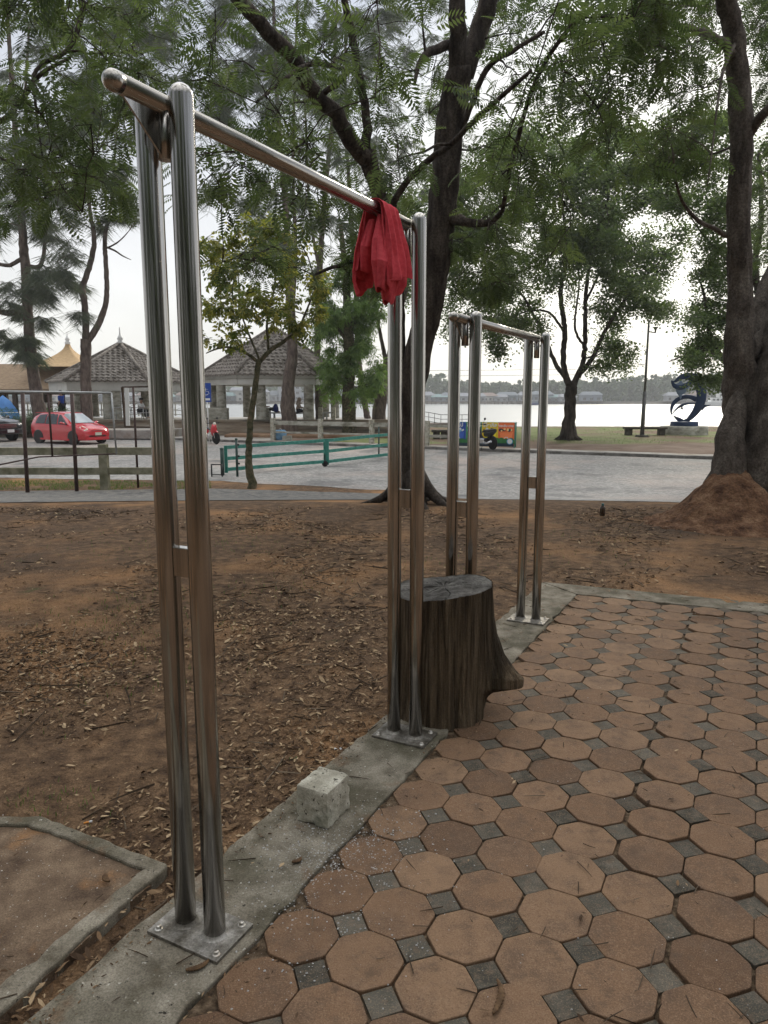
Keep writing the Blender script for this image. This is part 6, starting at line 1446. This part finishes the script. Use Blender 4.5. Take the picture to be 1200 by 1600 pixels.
m_galv_d = mat('weathered pole', (.10, .10, .10), (.17, .17, .165), scale=6, rough=.6, metal=.3)
MB().tube([(0, 0, .08), md], [.115, .095], 12).build('lower_pole', m_galv_d, t); MB().tube([md, tp], [.065, .05], 10).build('upper_pole', m_galv_d, t)
s1 = P(1013, 518, Dq) - o_; s2 = P(1024, 520, Dq) - o_; MB().tube([s1, s2], .03, 8).build('arm', m_galv_d, t); MB().tube([s2, s2 + Vector((0, 0, .16)), s2 + Vector((0, 0, .30))], [.04, .05, .15], 12).build('lamp_head', m_galv_d, t); MB().tube([P(1007, 570, Dq) - o_, P(998, 570, Dq) - o_], .025, 6).build('arm', m_galv_d, t)
# dolphins
Dq = 42.0; q = P(1068, 680, Dq); t = thing('dolphin_sculpture', (q.x, Dq, PLAT), 'blue ring of leaping dolphins on a round stone plinth by the river', 'sculpture')
MB().lathe([(1.30, 0), (1.30, .46), (1.26, .49), (0, .49)], 40).build('stone_plinth', m_conc_w, t); MB().lathe([(.76, .488), (.76, .72), (.73, .745), (0, .745)], 40).build('blue_plinth', m_sblue, t)
o_ = Vector((q.x, Dq, PLAT))
def zz(x, y, dy=0): return P(960 + x / 6, 560 + y / 6, Dq) - o_ + Vector((0, dy, 0))
def dol(name, pts, wid, m_, dy=0, flat=.30):
    # a tapered body, thinner front to back
    ps = [zz(x, y, dy) for x, y in pts]; tr = Tree.smooth(None, ps, [w_ * .0062 / 2 for w_ in wid]); p_, r_ = tr
    mb = MB(); n = 12
    for i, c_ in enumerate(p_):
        d = (p_[min(i + 1, len(p_) - 1)] - p_[max(i - 1, 0)]); d.y = 0; d.normalize(); s_ = Vector((-d.z, 0, d.x))
        for k in range(n):
            a = 2 * math.pi * k / n; mb.v.append(c_ + s_ * math.cos(a) * r_[i] + Vector((0, 1, 0)) * math.sin(a) * max(.03, r_[i] * flat))
    for i in range(len(p_) - 1):
        for k in range(n): mb.f.append([i * n + k, i * n + (k + 1) % n, (i + 1) * n + (k + 1) % n, (i + 1) * n + k]); mb.sm.append(True)
    mb.f.append([k for k in range(n)]); mb.sm.append(False); mb.f.append([(len(p_) - 1) * n + k for k in reversed(range(n))]); mb.sm.append(False)
    return mb.build(name, m_, t)
def fin(pts, dy, m_, name='fin', par=None):
    ps = [zz(x, y, dy) for x, y in pts]; mb = MB(); n = len(ps)
    mb.add([p + Vector((0, -.02, 0)) for p in ps] + [p + Vector((0, .02, 0)) for p in ps], [tuple(range(n)), tuple(reversed(range(n, 2 * n)))] + [((i + 1) % n, i, n + i, n + (i + 1) % n) for i in range(n)]); return mb.build(name, m_, t)
dol('dolphin', [(648, 600), (690, 575), (745, 520), (790, 450), (815, 380), (815, 300), (785, 225), (735, 180), (680, 165), (620, 178), (575, 212), (545, 222)], [26, 40, 62, 84, 92, 96, 96, 84, 60, 46, 24, 6], m_sblue)
dol('dolphin', [(528, 212), (556, 258), (610, 272), (665, 252), (710, 215)], [14, 40, 44, 44, 30], m_sblue, -.12)
dol('dolphin_belly', [(580, 285), (615, 318), (650, 300), (690, 255), (706, 220)], [30, 52, 46, 34, 20], m_sgrey, -.05); dol('dolphin_snout', [(600, 310), (615, 345), (616, 384)], [50, 32, 6], m_sgrey, -.05)
dol('dolphin', [(540, 530), (540, 480), (555, 430), (600, 385), (660, 362), (720, 362), (775, 385)], [8, 26, 36, 40, 38, 38, 50], m_sblue, .10)
dol('dolphin', [(545, 528), (580, 488), (625, 450), (690, 424), (768, 420)], [5, 14, 24, 22, 14], m_sblue, .16)
fin([(640, 455), (652, 440), (650, 462), (658, 482), (625, 475)], .16, m_sblue); fin([(545, 533), (600, 550), (650, 575), (700, 552), (668, 600), (600, 596), (575, 572)], 0, m_sblue, 'tail_fluke')
fin([(835, 430), (860, 436), (905, 434), (885, 446), (850, 458), (822, 490), (812, 470)], 0, m_sblue, 'flipper'); fin([(525, 205), (548, 212), (560, 262), (540, 240)], -.12, m_sblue); fin([(562, 244), (600, 228), (622, 200), (640, 232), (690, 240), (650, 262)], -.02, m_sgrey, 'dolphin_flank')
# hedge and shrubs by the hall
def shrub(px, py, D, w_, h_, label, n=260):
    q = P(px, py, D); T = Tree('hedge_shrub', (q.x, D, TZ if D > 41 else PLAT), label, 'shrub', m_bark_g, m_lf_bush, 'spray', 'clipped shrubs behind the parked cars', int(px) + 9, (.16, .26))
    b = T.base
    for k in range(7): T.limb([b, b + Vector((T.r.gauss(0, w_ * .2), T.r.gauss(0, .2), h_ * .5)), b + Vector((T.r.gauss(0, w_ * .3), T.r.gauss(0, .3), h_ * .8))], [.04, .03, .01], 5, wob=0)
    for _ in range(n):
        a = T.r.uniform(0, 6.28); u = T.r.random() ** .5; e = T.r.random()
        p_ = b + Vector((math.cos(a) * u * w_ * .5 * (1 - .35 * e * e), math.sin(a) * u * .6, h_ * (.1 + .9 * e)))
        T.lp.append(p_); T.ld.append(Vector((math.cos(a), math.sin(a), T.r.uniform(-.2, 1))))
    T.finish()
for px, py, D, w_, h_, l_ in ((8, 650, 40.3, 1.6, 1.5, 'round green shrub above the black pickup at the left edge'), (38, 660, 40.4, 1.4, 1.1, 'low green shrub between pickup and red car'), (62, 650, 40.2, 1.4, 1.5, 'green shrub behind the rear of the red car'), (86, 650, 40.4, 1.5, 1.55, 'green shrub beside the walking person in blue')):
    shrub(px, py, D, w_, h_, l_, 420)
q = P(6, 640, 45); t = thing('tent', (q.x, 45, TZ), 'small blue pop up tent at the left edge under the hall roof', 'tent'); MB().lathe([(1.0, 0), (.85, .5), (.45, 1.1), (0, 1.45)], 5).build('tent_cloth', mat('tent blue', (.04, .16, .42), (.08, .24, .55), scale=2, rough=.7), t); MB().lathe([(.90, .38), (.89, .42)], 5).build('tent_band', m_white, t)

# ================================================================== RIVER AND FAR BANK
Dq = 52.0; o_ = P(659, 664, Dq); t = thing('jetty_railing', tuple(o_), 'thin grey pipe railing of a jetty at the water edge behind the bars', 'railing')
top = [(659, 643), (670, 644.5), (679, 646), (689, 648), (700, 648), (712, 648), (722, 648), (735, 648)]
tp_ = [P(x, y, Dq) - o_ for x, y in top]; MB().tube(tp_, .025, 6).build('top_rail', m_galv_d, t); MB().tube([p_ - Vector((0, 0, .32)) for p_ in tp_], .02, 6).build('mid_rail', m_galv_d, t); MB().tube([p_ - Vector((0, 0, .62)) for p_ in tp_], .02, 6).build('mid_rail', m_galv_d, t)
for p_ in tp_: MB().tube([p_, Vector((p_.x, p_.y, -.35))], .022, 6).build('post', m_galv_d, t)
mb = MB(); mb.box((0, 0, 0), (4.5, 3, .25)); o = mb.build('jetty_deck', m_dkwood, loc=(P(683, 662, 54.6).x, 54.6, P(683, 664, 54.6).z)); tag(o, 'dark floating jetty deck below the thin grey railing', 'jetty')
# far bank land
FD = 395
mb = MB(); 
xs_ = [-700 + 20 * k for k in range(71)]
yb_ = [FD + 10 * noise.noise((x * .012, 0, 0)) for x in xs_]
mb.add([(x, y, -2.1) for x, y in zip(xs_, yb_)] + [(x, y + 3, -1.0) for x, y in zip(xs_, yb_)] + [(x, 1400, 1) for x in xs_], [(i, i + 1, 72 + i, 71 + i) for i in range(70)] + [(71 + i, 72 + i, 143 + i, 142 + i) for i in range(70)])
tag(mb.build('far_bank', mat('mud bank', (.06, .055, .045), (.10, .09, .07), scale=.05, rough=.95)), kind='structure')
def hillf(u, v):
    x = -800 + 950 * u; y = 950 + 120 * v; h = 34 * math.sin(math.pi * v) * (.55 + .5 * noise.noise((x * .004, 2, 0)) + .12 * noise.noise((x * .03, 5, v))) * min(1, (1 - u) * 3.5)
    return (x, y, h)
tag(MB().grid(hillf, 240, 14).build('hills', mat('wooded hill', (.04, .075, .03), (.10, .17, .06), (.14, .20, .09), scale=.03, rough=.95)), kind='structure')
cs = []; r9 = random.Random(99)
def hgt(px):
    return float(np.interp(px, [-100, 0, 120, 300, 560, 640, 655, 690, 700, 760, 850, 930, 1000, 1100, 1300], [7, 7, 7, 7, 8, 9, 13, 15, 11, 9.5, 10, 11, 13, 14, 14]))
for k in range(520):
    px = -150 + 1600 * (k + r9.random()) / 520; D = FD + r9.uniform(10, 70); q = P(px, 620, D); h = hgt(px) * r9.uniform(.75, 1.12)
    cs.append((q.x, D, h, r9.uniform(2.6, 5.0)))
Pn = []; 
for x, y, h, r_ in cs:
    n = 110; a = nrng.uniform(0, 6.28, n); el = nrng.uniform(0, 1, n); rad = r_ * (1 - .55 * el ** 2) * nrng.uniform(.6, 1.05, n)
    Pn.append(np.stack([x + np.cos(a) * rad, y + np.sin(a) * rad, -1 + (h + 1) * el ** .8 + nrng.normal(0, .2, n)], 1))
Pn = np.concatenate(Pn); n = len(Pn); T = np.array([(-.5, -.4, 0), (.5, -.45, .1), (.55, .4, 0), (-.4, .5, -.1)]); d = nrng.normal(0, 1, (n, 3))
tag(np_mesh('far_woods', inst(T, Pn, rotm(d, nrng.uniform(0, 6, n)), nrng.uniform(.9, 1.9, n)), faces(T, np.array([(0, 1, 2, 3)]), n), m_forest, rnd=np.repeat(np.clip(nrng.normal(.5, .3, n), 0, 1), 4)), 'dense hazy green trees along the far bank', 'woods', kind='stuff')
# stilt houses and town
wallm = [mat('house wall %d' % i, c_, rough=.9) for i, c_ in enumerate(((.30, .31, .33), (.20, .23, .28), (.42, .41, .39), (.15, .17, .20)))]
roofm = [mat('house roof %d' % i, c_, rough=.85) for i, c_ in enumerate(((.22, .23, .25), (.20, .15, .13), (.15, .17, .19), (.18, .26, .26)))]
def stilt(w_, h_, wm, rm, floors=1, name='stilt_house'):
    t = thing(name, (0, 0, -2.2), 'x', 'house', 'waterside houses on the far bank')
    b = 1.4
    MB().box((0, 0, b + h_ / 2), (w_, 7, h_)).build('wall', wm, t)
    mb = MB(); mb.add([(-w_ / 2 - .5, -4.3, b + h_ - .1), (w_ / 2 + .5, -4.3, b + h_ - .1), (w_ / 2 + .5, 4.3, b + h_ - .1), (-w_ / 2 - .5, 4.3, b + h_ - .1), (-w_ / 2 + 1.2, 0, b + h_ + 1.7), (w_ / 2 - 1.2, 0, b + h_ + 1.7)], [(0, 1, 5, 4), (2, 3, 4, 5), (1, 2, 5), (3, 0, 4), (3, 2, 1, 0)]); mb.build('roof', rm, t)
    MB().box((0, -4.4, b + .05), (w_ + .6, 1.7, .2)).build('deck', m_dkwood, t)
    mb = MB()
    for k in range(5): mb.box((-w_ / 2 + w_ * k / 4, -4.9, b / 2 - .3), (.22, .22, b + .6))
    mb.build('stilts', m_dkwood, t)
    for f in range(floors):
        for k in range(3): MB().box((-w_ / 2 + w_ * (k + .5) / 3, -3.52, b + 1.3 + f * 2.7), (w_ * .15, .06, 1.3)).build('window', m_glass, t)
    return t
kinds = [stilt(9, 3.0, wallm[0], roofm[0]), stilt(11, 3.4, wallm[1], roofm[2]), stilt(8, 3.2, wallm[2], roofm[1]), stilt(10, 2.8, wallm[3], roofm[3])]
kl = ['pale grey waterside house on stilts on the far bank', 'blue grey waterside house with slate roof on the far bank', 'off white waterside house with brown roof on the far bank', 'dark waterside house with green roof on the far bank']
towers = [stilt(10, 6.0, wallm[2], roofm[0], 2, 'town_house'), stilt(12, 8.6, wallm[0], roofm[1], 3, 'town_house')]
tl = ['white two storey town house on the far bank', 'pale three storey town house on the far bank']
used = set()
hp = [(664, 0), (688, 3), (705, 1), (722, 0), (745, 0), (762, 2), (780, 0), (792, 1), (806, 3), (822, 0), (846, 1), (868, 3), (884, 0), (922, 1), (1052, 0), (1088, 2), (648, 1)]
for px in range(340, 640, 16): hp.append((px + r9.uniform(-3, 3), 10 + (1 if r9.random() < .3 else 0) if r9.random() < .5 else r9.randrange(4)))
for px in range(20, 300, 30): hp.append((px, r9.randrange(4)))
for px, k in hp:
    D = FD - 4 + r9.uniform(-3, 3) if px > 640 else FD + r9.uniform(-6, 10); q = P(px, 635, D)
    src, lab = (kinds[k], kl[k]) if k < 10 else (towers[k - 10], tl[k - 10])
    if id(src) in used: o = copy_tree(src)
    else: o = src; used.add(id(src))
    o.location = (q.x, D, -2.2); o.rotation_euler = (0, 0, r9.uniform(-.25, .25)); o['label'] = lab; o.scale = (1, 1, r9.uniform(.85, 1.1))
for s_ in kinds + towers:
    if id(s_) not in used: [bpy.data.objects.remove(c) for c in list(s_.children)]; bpy.data.objects.remove(s_)
# ferry and small boat
Dq = 300; q = P(1128, 634, Dq); t = thing('ferry', (q.x, Dq, -2.2), 'white two deck river ferry half hidden behind the giant tree', 'ferry')
Lf = 18
def hull(u, v):
    x = -Lf / 2 + Lf * u; w_ = 2.2 * (1 - max(0, -x / (Lf / 2) - .55) * 2.0) * (.8 + .2 * v); return (x - .8 * v * (1 if x < -Lf / 2 * .6 else 0), w_ * 1, .0 + 1.5 * v + .5 * max(0, -x / (Lf / 2)) ** 2 * v)
mb = MB(); mb.grid(hull, 24, 4); k_ = len(mb.v); mb.grid(lambda u, v: (hull(u, v)[0], -hull(u, v)[1], hull(u, v)[2]), 24, 4)
mb.add([hull(u / 23, 1) for u in range(24)] + [(hull(u / 23, 1)[0], -hull(u / 23, 1)[1], hull(u / 23, 1)[2]) for u in range(24)], [(i, i + 1, 25 + i, 24 + i) for i in range(23)]); mb.build('hull', m_white, t)
MB().box((1.5, 0, 2.5), (13.5, 3.6, 1.9)).build('lower_cabin', m_white, t, bevel=.1); MB().box((3.0, 0, 4.4), (10, 3.2, 1.7)).build('upper_cabin', m_white, t, bevel=.1); MB().box((2.6, 0, 5.35), (11.6, 3.7, .14)).build('canopy', m_white, t)
for k in range(8): MB().box((-4.2 + k * 1.6, -1.82, 2.7), (1.1, .06, .8)).build('window', m_glass, t)
for k in range(5): MB().box((-1.0 + k * 1.9, -1.62, 4.6), (1.3, .06, .8)).build('window', m_glass, t)
mb = MB()
for k in range(9): mb.bar((-8.6 + k * .6, -1.9, 1.8), (-8.6 + k * .6, -1.9, 2.8), .05, .05)
mb.bar((-8.6, -1.9, 2.8), (-3.8, -1.9, 2.8), .05, .05); mb.build('bow_rail', m_white, t); MB().tube([(-5.2, 0, 3.4), (-5.4, 0, 9.5)], .06, 6).build('mast', m_white, t)
q = P(834, 632, 340); t = thing('small_boat', (q.x, 340, -2.2), 'small dark covered boat near the far bank right of the rear bars', 'boat'); MB().tube([(-3.6, 0, .9), (-2.4, 0, .5), (0, 0, .4), (2.6, 0, .5), (3.6, 0, .8)], [.1, .7, .9, .8, .2], 12, flat=1).build('hull', m_navy, t); MB().box((.3, 0, 2.0), (3.4, 1.5, .12)).build('roof', m_offw, t); MB().box((.3, 0, 1.45), (2.8, 1.2, 1.0)).build('cabin', wallm[1], t)
q = P(905, 652, 140)
t = thing('power_line', (0, 190, 0), 'pair of thin overhead wires crossing the sky above the river', 'power line')
for py in (577, 585.5):
    a = P(-900, py - 40, 190); b = P(900, py, 190); MB().tube([(a.x + (b.x - a.x) * k / 20, 0, a.z + (b.z - a.z) * k / 20 - 3 * math.sin(math.pi * k / 20)) for k in range(21)], .045, 4).build('wire', m_black, t)

# ---- haze
mb = MB(); mb.box((0, 640, 16), (3100, 1600, 40)); hz = mb.build('haze', m_black)
mz = bpy.data.materials.new('haze'); mz.use_nodes = True; tn = mz.node_tree; tn.nodes.remove(tn.nodes['Principled BSDF'])
pv = tn.nodes.new('ShaderNodeVolumePrincipled'); pv.inputs['Color'].default_value = (.97, .985, 1, 1); pv.inputs['Density'].default_value = .00065; pv.inputs['Anisotropy'].default_value = .2
tn.links.new(pv.outputs[0], tn.nodes['Material Output'].inputs['Volume']); hz.data.materials.clear(); hz.data.materials.append(mz); tag(hz, kind='stuff', label='pale haze over the river', cat='haze')
